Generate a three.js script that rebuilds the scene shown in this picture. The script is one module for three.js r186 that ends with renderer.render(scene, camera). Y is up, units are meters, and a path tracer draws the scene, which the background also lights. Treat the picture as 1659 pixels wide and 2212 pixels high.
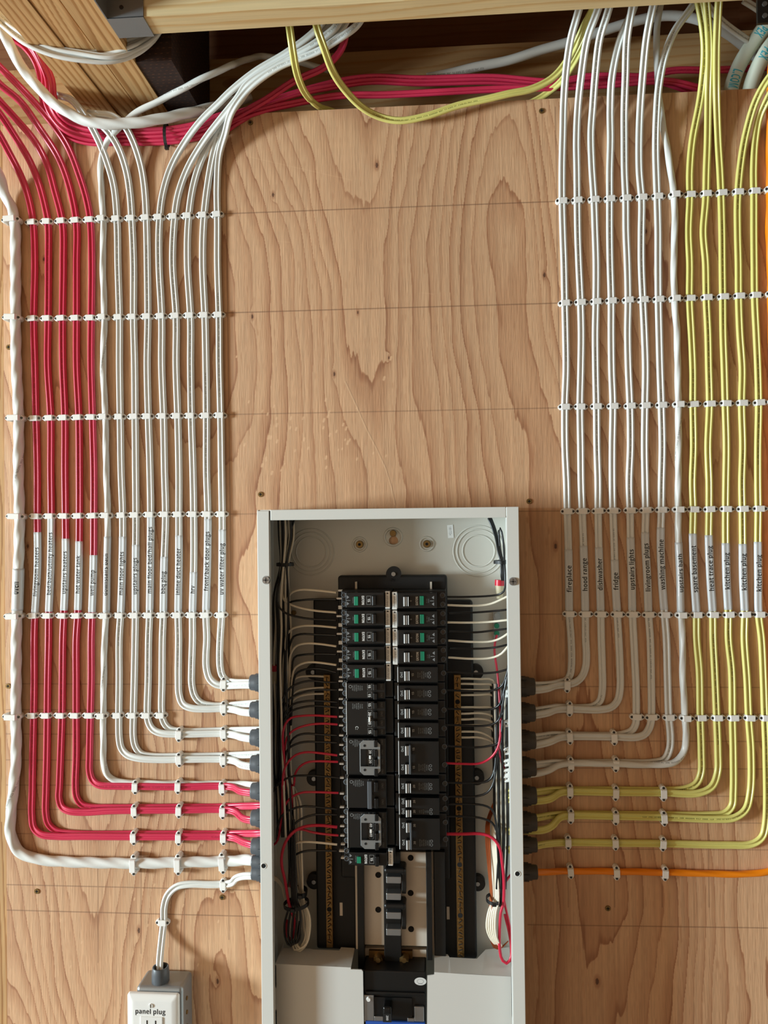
import * as THREE from 'three';
import { RoundedBoxGeometry } from 'three/addons/geometries/RoundedBoxGeometry.js';
import { mergeGeometries } from 'three/addons/utils/BufferGeometryUtils.js';
import { FontLoader } from 'three/addons/loaders/FontLoader.js';
import { TextGeometry } from 'three/addons/geometries/TextGeometry.js';
import { RectAreaLightUniformsLib } from 'three/addons/lights/RectAreaLightUniformsLib.js';

// ---------------------------------------------------------------- camera, light, exposure
const W = 1659, H = 2212, FOC = 1650, DIST = 1.12, EYE = 1.55;
const scene = new THREE.Scene();
const camera = new THREE.PerspectiveCamera(2 * Math.atan(H / 2 / FOC) * 180 / Math.PI, W / H, 0.02, 30);
camera.position.set(0, EYE, DIST);
camera.rotation.set(THREE.MathUtils.degToRad(0.7008), THREE.MathUtils.degToRad(3.9977), THREE.MathUtils.degToRad(-0.6625), 'YXZ');
camera.updateMatrixWorld(true);
scene.background = new THREE.Color(0.75, 0.88, 1.0);
RectAreaLightUniformsLib.init();
// daylight: a window far along the wall, beyond the red cables
const WIN = { x: -4.6, y: 1.33, z: 1.86, w: 0.85, h: 0.8 };
const day = new THREE.RectAreaLight(new THREE.Color(0.82, 1.0, 1.08), 188, WIN.w, WIN.h);
day.position.set(WIN.x + 0.06, WIN.y, WIN.z); day.lookAt(0, WIN.y, WIN.z);
day.castShadow = true; scene.add(day);
const renderer = new THREE.WebGLRenderer({ antialias: true });
renderer.toneMapping = THREE.LinearToneMapping;
renderer.toneMappingExposure = 0.93;
renderer.shadowMap.enabled = true;

// ---------------------------------------------------------------- helpers
let seed = 7;
const rnd = () => { seed = (seed * 1664525 + 1013904223) >>> 0; return seed / 4294967296; };
const rr = (a, b) => a + (b - a) * rnd();
const V = (x, y, z) => new THREE.Vector3(x, y, z);
const RM = new THREE.Matrix4().extractRotation(camera.matrixWorld);
const ray = (px, py) => V((px - W / 2) / FOC, -(py - H / 2) / FOC, -1).applyMatrix4(RM);
function P(px, py, z = 0) { const d = ray(px, py), t = (z - DIST) / d.z; return V(d.x * t, EYE + d.y * t, z); }
function PY(px, py, y) { const d = ray(px, py), t = (y - EYE) / d.y; return V(d.x * t, y, DIST + d.z * t); }
const used = {};
function numbered(n) { if (!(n in used)) { used[n] = 0; return n; } used[n]++; return n + '_' + String(used[n]).padStart(3, '0'); }
const sh = o => { o.traverse(c => { if (c.isMesh) { c.castShadow = true; c.receiveShadow = true; } }); return o; };
function part(name, geo, mat, parent) { const m = new THREE.Mesh(geo, mat); m.name = name; parent.add(m); return m; }
function thing(name, label, category, group) {
  const g = new THREE.Group(); g.name = numbered(name); g.userData = { label, category };
  if (group) g.userData.group = group; return g;
}
// put a group's origin at the thing's base, then add it to the scene
const geoOwner = new Map();
function place(g) {
  const b = new THREE.Box3().setFromObject(g), c = b.getCenter(V());
  c.y = b.min.y;
  const done = new Set();
  const fix = (o, top) => {
    for (const k of o.children) {
      if (k.isMesh && k.position.lengthSq() === 0 && k.rotation.x === 0 && k.rotation.z === 0 && k.rotation.y === 0) { if (!done.has(k.geometry)) { k.geometry.translate(-c.x, -c.y, -c.z); done.add(k.geometry); } fix(k); }
      else k.position.sub(c);
    }
  };
  fix(g); g.position.copy(c); scene.add(g); return sh(g);
}
function single(name, geo, mat, label, category, group, kind) {
  const m = new THREE.Mesh(geo, mat); m.name = numbered(name); m.userData = { label, category };
  if (group) m.userData.group = group;
  if (kind) { m.userData.kind = kind; }
  geo.computeBoundingBox(); const b = geo.boundingBox, c = b.getCenter(V()); c.y = b.min.y;
  geo.translate(-c.x, -c.y, -c.z); m.position.copy(c); scene.add(m); return sh(m);
}
function structure(name, geo, mat, label) { const m = new THREE.Mesh(geo, mat); m.name = name; m.userData = { kind: 'structure', label, category: name.split('_')[0] }; scene.add(m); return sh(m); }
function box(x0, x1, y0, y1, z0, z1, r = 0) {
  const w = Math.abs(x1 - x0), h = Math.abs(y1 - y0), d = Math.abs(z1 - z0);
  const g = r ? new RoundedBoxGeometry(w, h, d, 2, Math.min(r, w / 2.01, h / 2.01, d / 2.01)) : new THREE.BoxGeometry(w, h, d);
  g.translate((x0 + x1) / 2, (y0 + y1) / 2, (z0 + z1) / 2); return g;
}
// box from two pixels seen on its front plane
function boxPx(x0, y0, x1, y1, z0, z1, r = 0) {
  const a = P(x0, y0, z1), b = P(x1, y0, z1), c = P(x0, y1, z1), d = P(x1, y1, z1);
  return box((a.x + c.x) / 2, (b.x + d.x) / 2, (a.y + b.y) / 2, (c.y + d.y) / 2, z0, z1, r);
}
// box with uv in metres, u along the grain axis
function lumber(x0, x1, y0, y1, z0, z1, axis, off = 0) {
  const g = new THREE.BoxGeometry(x1 - x0, y1 - y0, z1 - z0); g.translate((x0 + x1) / 2, (y0 + y1) / 2, (z0 + z1) / 2);
  const p = g.attributes.position, n = g.attributes.normal, uv = g.attributes.uv;
  for (let i = 0; i < p.count; i++) {
    const q = [p.getX(i), p.getY(i), p.getZ(i)], nn = [n.getX(i), n.getY(i), n.getZ(i)].map(Math.abs);
    const na = nn.indexOf(Math.max(...nn)); let o = [0, 1, 2].filter(k => k !== na && k !== axis);
    uv.setXY(i, (q[na === axis ? o[1] : axis] + off) / 1.2, (q[o[0]] + off * 1.7) / 0.3);
  }
  return g;
}
function cyl(p, axis, r0, r1, len, seg = 16) { const g = new THREE.CylinderGeometry(r1, r0, len, seg); g.applyQuaternion(new THREE.Quaternion().setFromUnitVectors(V(0, 1, 0), axis)); g.translate(p.x, p.y, p.z); return g; }
const ZA = V(0, 0, 1), XA = V(1, 0, 0);

// pixel paths: crop tokens set the frame, "x,y" or "x,y,z" (z in millimetres off the board), "zN" sets the running depth
const CROP = { p: [0, 0, 1], c1: [0, 0, .33755], c2: [500, 0, .33755], c3: [1100, 0, .33695], c4: [0, 400, .33755], c5: [1100, 400, .33695], c6: [0, 880, .33755], c7: [1100, 880, .33695], c8: [0, 1380, .36166], c9: [1080, 1380, .349], ca: [200, 1840, .25316], A: [550, 1080, .18686], E: [840, 1080, .18686], B: [550, 1380, .18686], F: [840, 1380, .18686], C: [550, 1640, .18686], G: [840, 1640, .18686], D: [550, 1900, .18686], H: [840, 1900, .18686] };
function path(s, z0 = 3.2) {
  let c = CROP.p, z = z0; const out = [];
  for (const t of s.trim().split(/\s+/)) {
    if (CROP[t]) { c = CROP[t]; continue; }
    if (t[0] === 'z') { z = +t.slice(1); continue; }
    const v = t.split(',').map(Number);
    if (v.length > 2) z = v[2];
    out.push(P(c[0] + v[0] * c[2], c[1] + v[1] * c[2], z / 1000));
  }
  return out;
}
function polyline(pts, step = 0.006) {
  const c = new THREE.CatmullRomCurve3(pts, false, 'centripetal', 0.5);
  const n = Math.max(6, Math.min(400, Math.round(c.getLength() / step)));
  c.arcLengthDivisions = 600; return c.getSpacedPoints(n);
}
// sweep a closed profile [[x,y],..] along a polyline; profile x lies across, y along the hint
function sweep(pl, prof, { hint = ZA, twist = 0, u0 = 0, uLen = 0.5, vmap = null, cap = true, scale = null } = {}) {
  const n = pl.length, m = prof.length, pos = [], uv = [], idx = []; let L = 0;
  const per = [0]; for (let j = 1; j <= m; j++) { const a = prof[j - 1], b = prof[j % m]; per.push(per[j - 1] + Math.hypot(b[0] - a[0], b[1] - a[1])); }
  let lastN = null;
  for (let i = 0; i < n; i++) {
    if (i) L += pl[i].distanceTo(pl[i - 1]);
    const T = pl[Math.min(i + 1, n - 1)].clone().sub(pl[Math.max(i - 1, 0)]).normalize();
    let N = (lastN && Math.abs(T.dot(hint)) > 0.93 ? lastN : hint).clone(); N.addScaledVector(T, -N.dot(T)).normalize(); lastN = N;
    const B = V().crossVectors(N, T).normalize();
    const a = twist * L, ca = Math.cos(a), sa = Math.sin(a), sc = scale ? scale(i / (n - 1)) : 1;
    for (let j = 0; j <= m; j++) {
      const q = prof[j % m], x = (q[0] * ca - q[1] * sa) * sc, y = (q[0] * sa + q[1] * ca) * sc;
      pos.push(pl[i].x + B.x * x + N.x * y, pl[i].y + B.y * x + N.y * y, pl[i].z + B.z * x + N.z * y);
      uv.push(u0 + L / uLen, vmap ? vmap(q[0], q[1]) : 1 - per[j] / per[m]);
    }
  }
  const w = m + 1;
  for (let i = 0; i < n - 1; i++) for (let j = 0; j < m; j++) { const a = i * w + j, b = a + 1, c = a + w, d = c + 1; idx.push(a, b, c, b, d, c); }
  if (cap) for (const e of [0, n - 1]) {
    const c = pos.length / 3; pos.push(pl[e].x, pl[e].y, pl[e].z); uv.push(0, 0);
    for (let j = 0; j < m; j++) e ? idx.push(c, e * w + j, e * w + j + 1) : idx.push(c, j + 1, j);
  }
  const g = new THREE.BufferGeometry();
  g.setAttribute('position', new THREE.Float32BufferAttribute(pos, 3)); g.setAttribute('uv', new THREE.Float32BufferAttribute(uv, 2)); g.setIndex(idx);
  g.computeVertexNormals();
  // weld the seam's normals
  const nn = g.attributes.normal;
  for (let i = 0; i < n; i++) { const a = i * w, b = a + m, x = nn.getX(a) + nn.getX(b), y = nn.getY(a) + nn.getY(b), z = nn.getZ(a) + nn.getZ(b), l = Math.hypot(x, y, z) || 1; nn.setXYZ(a, x / l, y / l, z / l); nn.setXYZ(b, x / l, y / l, z / l); }
  return g;
}
const circle = (r, n = 10) => Array.from({ length: n }, (_, i) => [r * Math.cos(i / n * 2 * Math.PI), r * Math.sin(i / n * 2 * Math.PI)]);
// flat two-conductor cable: two round lobes with a groove; the seam lies at the back
function flatProfile(w = 10.6, t = 5.8, g = 1.75) {
  const r = t / 2, c = w / 2 - r, out = [];
  for (let i = 0; i < 36; i++) {
    // walk round a stadium, then press the groove in
    const s = i / 36; let X, Y;
    const half = 2 * c, arc = Math.PI * r, tot = 2 * half + 2 * arc; let d = s * tot;
    if (d < half / 2) { X = d; Y = -r; } else if ((d -= half / 2) < arc) { const q = d / arc * Math.PI; X = c + r * Math.sin(q); Y = -r * Math.cos(q); }
    else if ((d -= arc) < half) { X = c - d; Y = r; } else if ((d -= half) < arc) { const q = d / arc * Math.PI; X = -c - r * Math.sin(q); Y = r * Math.cos(q); }
    else { d -= arc; X = -c + d; Y = -r; }
    const k = Math.min(1, Math.max(0, (c * 0.98 - Math.abs(X)) / (c * 0.62))); Y -= Math.sign(Y) * g * k * k * (3 - 2 * k);
    out.push([X / 1000, Y / 1000]);
  }
  return out;
}
function lobes(r, n, depth) { const out = []; for (let i = 0; i < 27; i++) { const a = -Math.PI / 2 + i / 27 * 2 * Math.PI, q = r * (1 - depth * (0.5 - 0.5 * Math.cos(n * a))); out.push([q * Math.cos(a), q * Math.sin(a)]); } return out; }
const FLAT = flatProfile(), TAGP = flatProfile(11.3, 6.3, 0.35), ROUND3 = lobes(0.0048, 3, 0.13), BIG3 = lobes(0.0080, 3, 0.13), TAGR = lobes(0.0052, 1, 0), TAGB = lobes(0.0083, 1, 0);

// ---------------------------------------------------------------- noise and textures
function hash(x, y, s) { let h = (x * 374761393 + y * 668265263 + s * 2147483647) | 0; h = Math.imul(h ^ (h >>> 13), 1274126177); h ^= h >>> 16; return (h >>> 0) / 4294967296; }
function noise(x, y, s = 0) {
  const xi = Math.floor(x), yi = Math.floor(y), a = x - xi, b = y - yi, u = a * a * a * (a * (a * 6 - 15) + 10), v = b * b * b * (b * (b * 6 - 15) + 10);
  const p = hash(xi, yi, s), q = hash(xi + 1, yi, s), r = hash(xi, yi + 1, s), t = hash(xi + 1, yi + 1, s);
  return (p + (q - p) * u + (r - p + (p - q - r + t) * u) * v) * 2 - 1;
}
const sstep = (a, b, x) => { const t = Math.min(1, Math.max(0, (x - a) / (b - a))); return t * t * (3 - 2 * t); };
function dataTex(w, h, fn, srgb = true) {
  const d = new Uint8Array(w * h * 4);
  for (let y = 0; y < h; y++) for (let x = 0; x < w; x++) { const c = fn(x, y), i = (y * w + x) * 4; d[i] = c[0]; d[i + 1] = c[1]; d[i + 2] = c[2]; d[i + 3] = 255; }
  const t = new THREE.DataTexture(d, w, h, THREE.RGBAFormat); t.magFilter = THREE.LinearFilter; t.minFilter = THREE.LinearMipmapLinearFilter; t.generateMipmaps = true;
  t.wrapS = t.wrapT = THREE.RepeatWrapping; if (srgb) t.colorSpace = THREE.SRGBColorSpace; t.needsUpdate = true; return t;
}
function canvasTex(w, h, draw) {
  const c = document.createElement('canvas'); c.width = w; c.height = h; const x = c.getContext('2d'); draw(x, w, h);
  const t = new THREE.CanvasTexture(c); t.colorSpace = THREE.SRGBColorSpace; t.wrapS = t.wrapT = THREE.RepeatWrapping; t.anisotropy = 8; return t;
}
const mix = (a, b, t) => [a[0] + (b[0] - a[0]) * t, a[1] + (b[1] - a[1]) * t, a[2] + (b[2] - a[2]) * t];
const std = (color, roughness = 0.5, o = {}) => new THREE.MeshStandardMaterial({ color, roughness, metalness: 0, ...o });

// ---- plywood sheet
const rowPx = [[[30.4, 481], [69.2, 482.7], [192, 477.6], [344, 471.9], [471, 465.8], [1215.6, 437], [1352.7, 431], [1457, 425], [1629, 416], [1680, 413]],
[[33.8, 690.3], [194, 688.6], [349, 684.6], [472.6, 681.9], [1220, 656.8], [1356, 650], [1460.5, 647.7], [1631, 639.9], [1680, 637]],
[[39.8, 905.3], [199, 902], [354, 899.6], [477, 898.2], [1223, 880], [1361, 877.8], [1466, 875], [1640, 870.7], [1680, 869]],
[[43, 1115.6], [201, 1114], [358, 1111], [479, 1110.5], [1224.7, 1104.7], [1361, 1102.7], [1467, 1100.7], [1638, 1099], [1680, 1098]],
[[37, 1329], [199, 1329], [358, 1328], [479, 1327.6], [1229.7, 1325.4], [1366, 1326.5], [1469, 1327.5], [1643, 1326.5], [1680, 1327]],
[[34.4, 1543.8], [193.5, 1543.5], [348, 1543.5], [1375, 1546.8], [1479.6, 1548.6], [1649, 1549], [1680, 1549]]];
function rowY(r, x) { const a = rowPx[r]; for (let i = 1; i < a.length; i++) if (x <= a[i][0] || i === a.length - 1) { const t = (x - a[i - 1][0]) / (a[i][0] - a[i - 1][0]); return a[i - 1][1] + t * (a[i][1] - a[i - 1][1]); } }
const BX0 = P(7.5, 700).x, BX1 = 0.76, BY1 = P(830, 231).y, BY0 = 0.55;
const TW = 1600, TH = 2048;
const plyTex = (() => {
  const mx = (BX1 - BX0) / TW, my = (BY1 - BY0) / TH, inkMap = new Float32Array(TW * TH), pale = new Float32Array(TW * TH);
  const stroke = (map, ax, ay, bx, by, wid, str) => {
    const x0 = (ax - BX0) / mx, y0 = (ay - BY0) / my, x1 = (bx - BX0) / mx, y1 = (by - BY0) / my, w = wid / mx, l = Math.hypot(x1 - x0, y1 - y0) || 1;
    for (let y = Math.max(0, Math.floor(Math.min(y0, y1) - w - 1)); y <= Math.min(TH - 1, Math.max(y0, y1) + w + 1); y++)
      for (let x = Math.max(0, Math.floor(Math.min(x0, x1) - w - 1)); x <= Math.min(TW - 1, Math.max(x0, x1) + w + 1); x++) {
        const t = Math.min(1, Math.max(0, ((x - x0) * (x1 - x0) + (y - y0) * (y1 - y0)) / (l * l))), d = Math.hypot(x - x0 - t * (x1 - x0), y - y0 - t * (y1 - y0));
        const a = str * (1 - sstep(w * 0.5 - 0.5, w * 0.5 + 0.9, d)); if (a > 0) map[y * TW + x] = Math.max(map[y * TW + x], a);
      }
  };
  const ink = (a, b, w = 0.0011, s = 0.5) => { const p = P(...a), q = P(...b); stroke(inkMap, p.x, p.y, q.x, q.y, w, s); };
  // pencil layout lines
  for (let r = 0; r < 5; r++) ink([8, rowY(r, 8)], [1750, rowY(r, 1640)], 0.0011, r < 2 ? 0.55 : 0.4);
  ink([487, 320], [499, 1340], 0.001, 0.45); ink([1199, 232], [1215, 1340], 0.001, 0.45);
  for (const y of [275, 430, 575, 730, 880, 1025, 1170]) ink([8, 1380 + y * .36166 - 2], [556, 1380 + y * .36166], 0.001, 0.38);
  ink([0, 1911], [558, 1924], 0.001, 0.5); ink([0, 1966], [558, 1980.5], 0.001, 0.55); ink([1140, 1998], [1720, 2006], 0.001, 0.5);
  for (const [x, y0, y1] of [[304, 1545, 2060], [398, 1380, 2212], [494, 1330, 2030], [211, 1850, 2080]]) ink([x, y0], [x, y1], 0.001, 0.38);
  for (const y of [295, 460, 630, 800, 970, 1135, 1300]) ink([1140, 1380 + y * .349], [1700, 1380 + y * .349 + 3], 0.001, 0.38);
  for (const x of [1221, 1321, 1424, 1525]) ink([x, 1340], [x + 6, 1960], 0.001, 0.35);
  // crack and scratches in the face veneer
  const crk = [[745, 825], [770, 880], [792, 930], [815, 975], [832, 1012], [845, 1055], [852, 1090]];
  for (let i = 1; i < crk.length; i++) { const p = P(...crk[i - 1]), q = P(...crk[i]); stroke(pale, p.x, p.y, q.x, q.y, 0.0016, 0.8); stroke(inkMap, p.x + .0009, p.y, q.x + .0009, q.y, 0.0009, 0.6); }
  for (const [a, b] of [[[540, 340], [760, 390]], [[600, 522], [626, 524]], [[910, 633], [935, 636]], [[830, 550], [828, 565]]]) { const p = P(...a), q = P(...b); stroke(pale, p.x, p.y, q.x, q.y, 0.0007, 0.3); }
  // resin drips
  for (let i = 0; i < 46; i++) { const u = rnd(), px = i < 30 ? 555 + rnd() * 200 : 500 + rnd() * 360, py = i < 30 ? 880 + rnd() * 150 : 770 + rnd() * 260, p = P(px, py), s = 0.0012 + u * 0.0022; stroke(pale, p.x, p.y, p.x + s * .4, p.y + s * 1.2, 0.0015 + u * 0.0016, 0.75); }
  for (let i = 0; i < 14; i++) { const p = P(90 + rnd() * 450, 1900 + rnd() * 250); stroke(pale, p.x, p.y, p.x + .001, p.y + .003, 0.0018, 0.6); }
  const knots = [[814, 357, 5], [590, 421, 4], [545, 684, 4], [773, 675, 3], [1176, 594, 4.5], [840, 773, 3], [722, 808, 4], [95, 560, 4], [1395, 500, 4], [1400, 1010, 4], [300, 2010, 5], [1290, 2120, 6], [470, 2120, 5], [1200, 1180, 5], [60, 1180, 4]].map(k => { const p = P(k[0], k[1]); return [p.x, p.y, k[2] / 1470]; });
  const light = [206, 164, 126], band = [180, 132, 96], line = [146, 95, 64], deep = [70, 44, 30];
  return dataTex(TW, TH, (ix, iy) => {
    const x = BX0 + (ix + .5) * mx, y = BY0 + (iy + .5) * my;
    let kn = 0, kd = 9; for (const k of knots) { const dx = (x - k[0]) / k[2], dy = (y - k[1]) / (k[2] * 2.1), d = dx * dx + dy * dy; if (d < 40) kn += Math.exp(-d / 5) * .5; kd = Math.min(kd, d); }
    const wob = noise(x * 3.1 + 5, y * 0.9, 3);
    let F = 4.6 * Math.sin((x + 0.05 * wob + 0.10) * 2 * Math.PI / 0.46 + 0.9 * y) + 2.6 * x + 2.6 * noise(x * 3.4, y * 1.6, 1) + 1.7 * noise(x * 9, y * 3.2, 2) + .45 * noise(x * 24, y * 7, 4) + .13 * noise(x * 70, y * 20, 5) + .055 * noise(x * 330, y * 16, 12) + 2.2 * y + kn;
    F *= 0.86;
    const s = F - Math.floor(F), ring = Math.floor(F), amp = 0.45 + 0.55 * hash(ring, 3, 9);
    const fib = noise(x * 900, y * 14, 6) * .5 + noise(x * 420, y * 5, 7) * .5, cloud = noise(x * 5, y * 1.6, 8);
    let c = mix(light, band, sstep(0.3, 0.92, s) * amp * .9);
    c = mix(c, line, sstep(0.88, 0.985, s) * (1 - sstep(0.985, 1.0, s)) * amp * 0.85);
    const f = 1.0 + fib * 0.06 + cloud * 0.05 + .03 * noise(x * 1300, y * 90, 13); c = [c[0] * f, c[1] * f, c[2] * f];
    const por = noise(x * 700, y * 60, 11); if (por > .62) c = mix(c, band, (por - .62) * 1.4);
    if (kd < 2) c = mix(c, line, (1 - kd / 2) * .6); if (kd < .3) c = mix(c, deep, .7);
    const i = iy * TW + ix; if (inkMap[i]) c = mix(c, [96, 66, 46], inkMap[i]); if (pale[i]) c = mix(c, [226, 186, 146], pale[i]);
    return [Math.min(255, c[0]), Math.min(255, c[1]), Math.min(255, c[2])];
  });
})();
const M = {};
const textFont = await new FontLoader().loadAsync('fonts/droid/droid_sans_bold.typeface.json');
const fibTex = dataTex(512, 512, (x, y) => { const u = x / 512, v = y / 512, n = noise(u * 140, v * 6, 61) * .5 + noise(u * 256, v * 14, 62) * .5, f = 128 + 110 * n * Math.min(1, Math.min(u, 1 - u, v, 1 - v) * 30); return [f, f, f]; }, false);
fibTex.repeat.set(8, 9);
M.ply = std('#ffffff', 0.62, { map: plyTex, bumpMap: fibTex, bumpScale: 0.00025 });
// ---- sawn lumber, tinted by each material
const lumTex = dataTex(1024, 256, (ix, iy) => {
  const x = ix / 1024 * 1.2, y = iy / 256 * 0.3, TAU = 2 * Math.PI, cx = Math.cos(x / 1.2 * TAU), sx = Math.sin(x / 1.2 * TAU), cy = Math.cos(y / .3 * TAU), sy = Math.sin(y / .3 * TAU);
  const F = y * 100 + 1.5 * noise(cx * .6 + 4, sx * .6 + y * 10, 21) * Math.min(1, Math.min(y, .3 - y) * 60) + .3 * noise(x * 9, y * 60, 22);
  const s = F - Math.floor(F), late = sstep(.45, .9, s) * (1 - sstep(.94, 1, s));
  let f = 1 - late * .13 + noise(x * 30, y * 900, 23) * .05 + noise(x * 4, y * 22, 24) * .06;
  let c = mix([244, 244, 244], [226, 200, 168], late); const k1 = Math.hypot((x - .33) / .016, (y - .12) / .007), k2 = Math.hypot((x - .9) / .012, (y - .21) / .006);
  const k = Math.min(k1, k2); if (k < 1) c = mix(c, [120, 80, 56], 1 - k * .5);
  return c.map(v => Math.min(255, v * f));
});
const lumSoft = dataTex(1024, 256, (ix, iy) => { const x = ix / 1024 * 1.2, y = iy / 256 * .3, F = y * 60 + 1.2 * noise(x * 2.2, y * 9, 51) + .25 * noise(x * 9, y * 40, 52), s = F - Math.floor(F), l = sstep(.6, .95, s) * (1 - sstep(.96, 1, s)); const f = 1 + noise(x * 18, y * 700, 53) * .03 + noise(x * 3, y * 12, 54) * .03, k = Math.hypot((x - .37) / .02, (y - .135) / .009); let c = mix([246, 244, 240], [224, 196, 160], l * .7); if (k < 1) c = mix(c, [150, 104, 72], .7 - k * .4); return c.map(v => Math.min(255, v * f)); });
M.spruce = std('#e6cf9f', 0.7, { map: lumSoft }); M.beam = std('#dcb077', 0.7, { map: lumTex }); M.ledger = std('#b08a5c', 0.75, { map: lumSoft });
M.rim = std('#7d4f2c', 0.8, { map: lumSoft }); M.stud = std('#caa06c', 0.75, { map: lumTex }); M.subfloor = std('#a98253', 0.85, { map: lumTex });
M.treated = std('#d0b090', 0.85, { map: dataTex(256, 256, (x, y) => { const r = Math.floor(y / 16), q = (x + (r % 2) * 9 + hash(r, 1, 5) * 6) % 18, on = (y % 16) > 6 && (y % 16) < 9 && q < 7; const f = 1 + noise(x * .05, y * .3, 31) * .16; return on ? [120 * f, 88 * f, 62 * f] : [62 * f, 42 * f, 30 * f]; }) });
M.drywall = std('#b0967e', 0.9); M.concrete = std('#9c9084', 0.9, { map: dataTex(256, 256, (x, y) => { const f = 225 + 20 * noise(x * .05, y * .05, 41) + 8 * noise(x * .4, y * .4, 42); return [f, f, f]; }) });
// ---- cable jackets with their run of small print in the groove
function jacket(base, inkCol, alpha, text) {
  const tex = canvasTex(2048, 128, (x, w, h) => {
    x.fillStyle = base; x.fillRect(0, 0, w, h); x.globalAlpha = alpha; x.fillStyle = inkCol; x.font = 'bold 15px sans-serif'; x.textBaseline = 'middle'; x.textAlign = 'left';
    x.save(); x.translate(60, h * 0.5); x.fillText(text, 0, 1, 1500); x.restore(); x.globalAlpha = 1;
  });
  return new THREE.MeshPhysicalMaterial({ color: '#ffffff', map: tex, roughness: 0.34, clearcoat: 0.15, clearcoatRoughness: 0.3 });
}
M.white = jacket('#dedfda', '#4a4a46', 0.55, '14 AWG 2C  NYLON CABLES INC.  FT1  300V  CSA  NMD90  90C  14 AWG 2C  CABLES INC. FT1');
M.red = jacket('#cd3153', '#5a0d1c', 0.5, '12 AWG 2C  CABLES INC.  FT1  300V  CSA  NMD90  12 AWG 2C  CABLES INC. FT1  300V');
M.yellow = jacket('#dcd57c', '#3a3814', 0.75, '12 AWG 2C  NYLON CABLES INC.  FT1  300V  CSA  NMD90  90C  12 AWG 2C  CABLES INC. FT1');
M.orange = jacket('#f58a10', '#7a3a00', 0.3, '10 AWG 3C  CABLES INC.  FT1  300V  NMD90');
M.clip = std('#f0efea', 0.38); M.nail = std('#4b4a48', 0.35, { metalness: 0.75 });
M.panel = std('#d9dad4', 0.36); M.panelIn = std('#c9c7bd', 0.45); M.cover = std('#d2d1cb', 0.42);
M.black = std('#0b0c0c', 0.42); M.blackMatt = std('#080808', 0.6); M.blackGloss = std('#101213', 0.25); M.hole = std('#0a0908', 0.9);
M.grey = std('#50555a', 0.42); M.darkgrey = std('#45423e', 0.45); M.steel = std('#a9adb0', 0.32, { metalness: 0.9 }); M.brass = std('#8a6d42', 0.35, { metalness: 0.85 });
M.galv = std('#9aa0a3', 0.42, { metalness: 0.75 }); M.copper = std('#b4623a', 0.35, { metalness: 0.9 }); M.green = std('#12805f', 0.4); M.capRed = std('#c81e35', 0.4); M.capTan = std('#c9bfa0', 0.5);
M.wWhite = std('#e6ddc8', 0.42); M.wBlack = std('#151617', 0.32); M.wRed = std('#c4203c', 0.34); M.plate = std('#cfc4b4', 0.5); M.tie = std('#111111', 0.45);
M.pale = std('#e8e8e4', 0.4); M.rib = std('#d9dcdc', 0.35); M.screwGold = std('#8d7448', 0.4, { metalness: 0.8 }); M.blue = std('#2c58b0', 0.4);  // rib: pale tone painting window-lit breaker edges and handle ridges
M.glass = new THREE.MeshPhysicalMaterial({ color: '#ffffff', roughness: 0.02, transmission: 1, thickness: 0 });
M.winFrame = std('#e6e4de', 0.5);
M.pex = new THREE.MeshPhysicalMaterial({ color: '#ffffff', roughness: 0.35, transmission: 0.12, thickness: 0, map: canvasTex(1024, 128, (x, w, h) => { x.fillStyle = '#dfe3cf'; x.fillRect(0, 0, w, h); x.fillStyle = '#3fb4c4'; x.font = 'bold 40px sans-serif'; x.textBaseline = 'middle'; x.fillText('L.COM   25  PEX', 40, 64, 420); x.fillText('L.COM   25  PEX', 560, 64, 420); }) });

// ---------------------------------------------------------------- the room
const CEIL = EYE + 0.64 + 0.24, RX0 = WIN.x, RX1 = 2.4, RZ1 = 3.6, TK = 0.12;
structure('floor', box(RX0 - TK, RX1 + TK, -TK, 0, -0.4, RZ1 + TK), M.concrete, 'bare grey concrete basement floor');
structure('ceiling', lumber(RX0 - TK, RX1 + TK, CEIL, CEIL + TK, -0.4, RZ1 + TK, 0), M.subfloor, 'brown plywood subfloor above the joists');
structure('wall_right', box(RX1, RX1 + TK, 0, CEIL, -0.4, RZ1 + TK), M.drywall, 'plain pale room wall beyond the orange cable');
structure('wall_front', box(RX0 - TK, RX1 + TK, 0, CEIL, RZ1, RZ1 + TK), M.drywall, 'plain pale room wall facing the panel');
structure('wall_left', mergeGeometries([box(RX0 - TK, RX0, 0, WIN.y - WIN.h / 2, -0.4, RZ1 + TK), box(RX0 - TK, RX0, WIN.y + WIN.h / 2, CEIL, -0.4, RZ1 + TK), box(RX0 - TK, RX0, WIN.y - WIN.h / 2, WIN.y + WIN.h / 2, -0.4, WIN.z - WIN.w / 2), box(RX0 - TK, RX0, WIN.y - WIN.h / 2, WIN.y + WIN.h / 2, WIN.z + WIN.w / 2, RZ1 + TK)]), M.drywall, 'pale room wall with the daylight window');
{
  const w = new THREE.Group(); w.name = 'window_1'; w.userData = { kind: 'structure', label: 'white framed window letting daylight in', category: 'window' }; scene.add(w);
  const a = WIN.y - WIN.h / 2, b = WIN.y + WIN.h / 2, c = WIN.z - WIN.w / 2, d = WIN.z + WIN.w / 2, x0 = RX0 - .09, x1 = RX0 - .03;
  part('window_frame', mergeGeometries([box(x0, x1, a, a + .03, c, d), box(x0, x1, b - .03, b, c, d), box(x0, x1, a, b, c, c + .03), box(x0, x1, a, b, d - .03, d)]), M.winFrame, w);
  part('pane', box(x0 + .02, x0 + .026, a + .03, b - .03, c + .03, d - .03), M.glass, w); sh(w);
}
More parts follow.
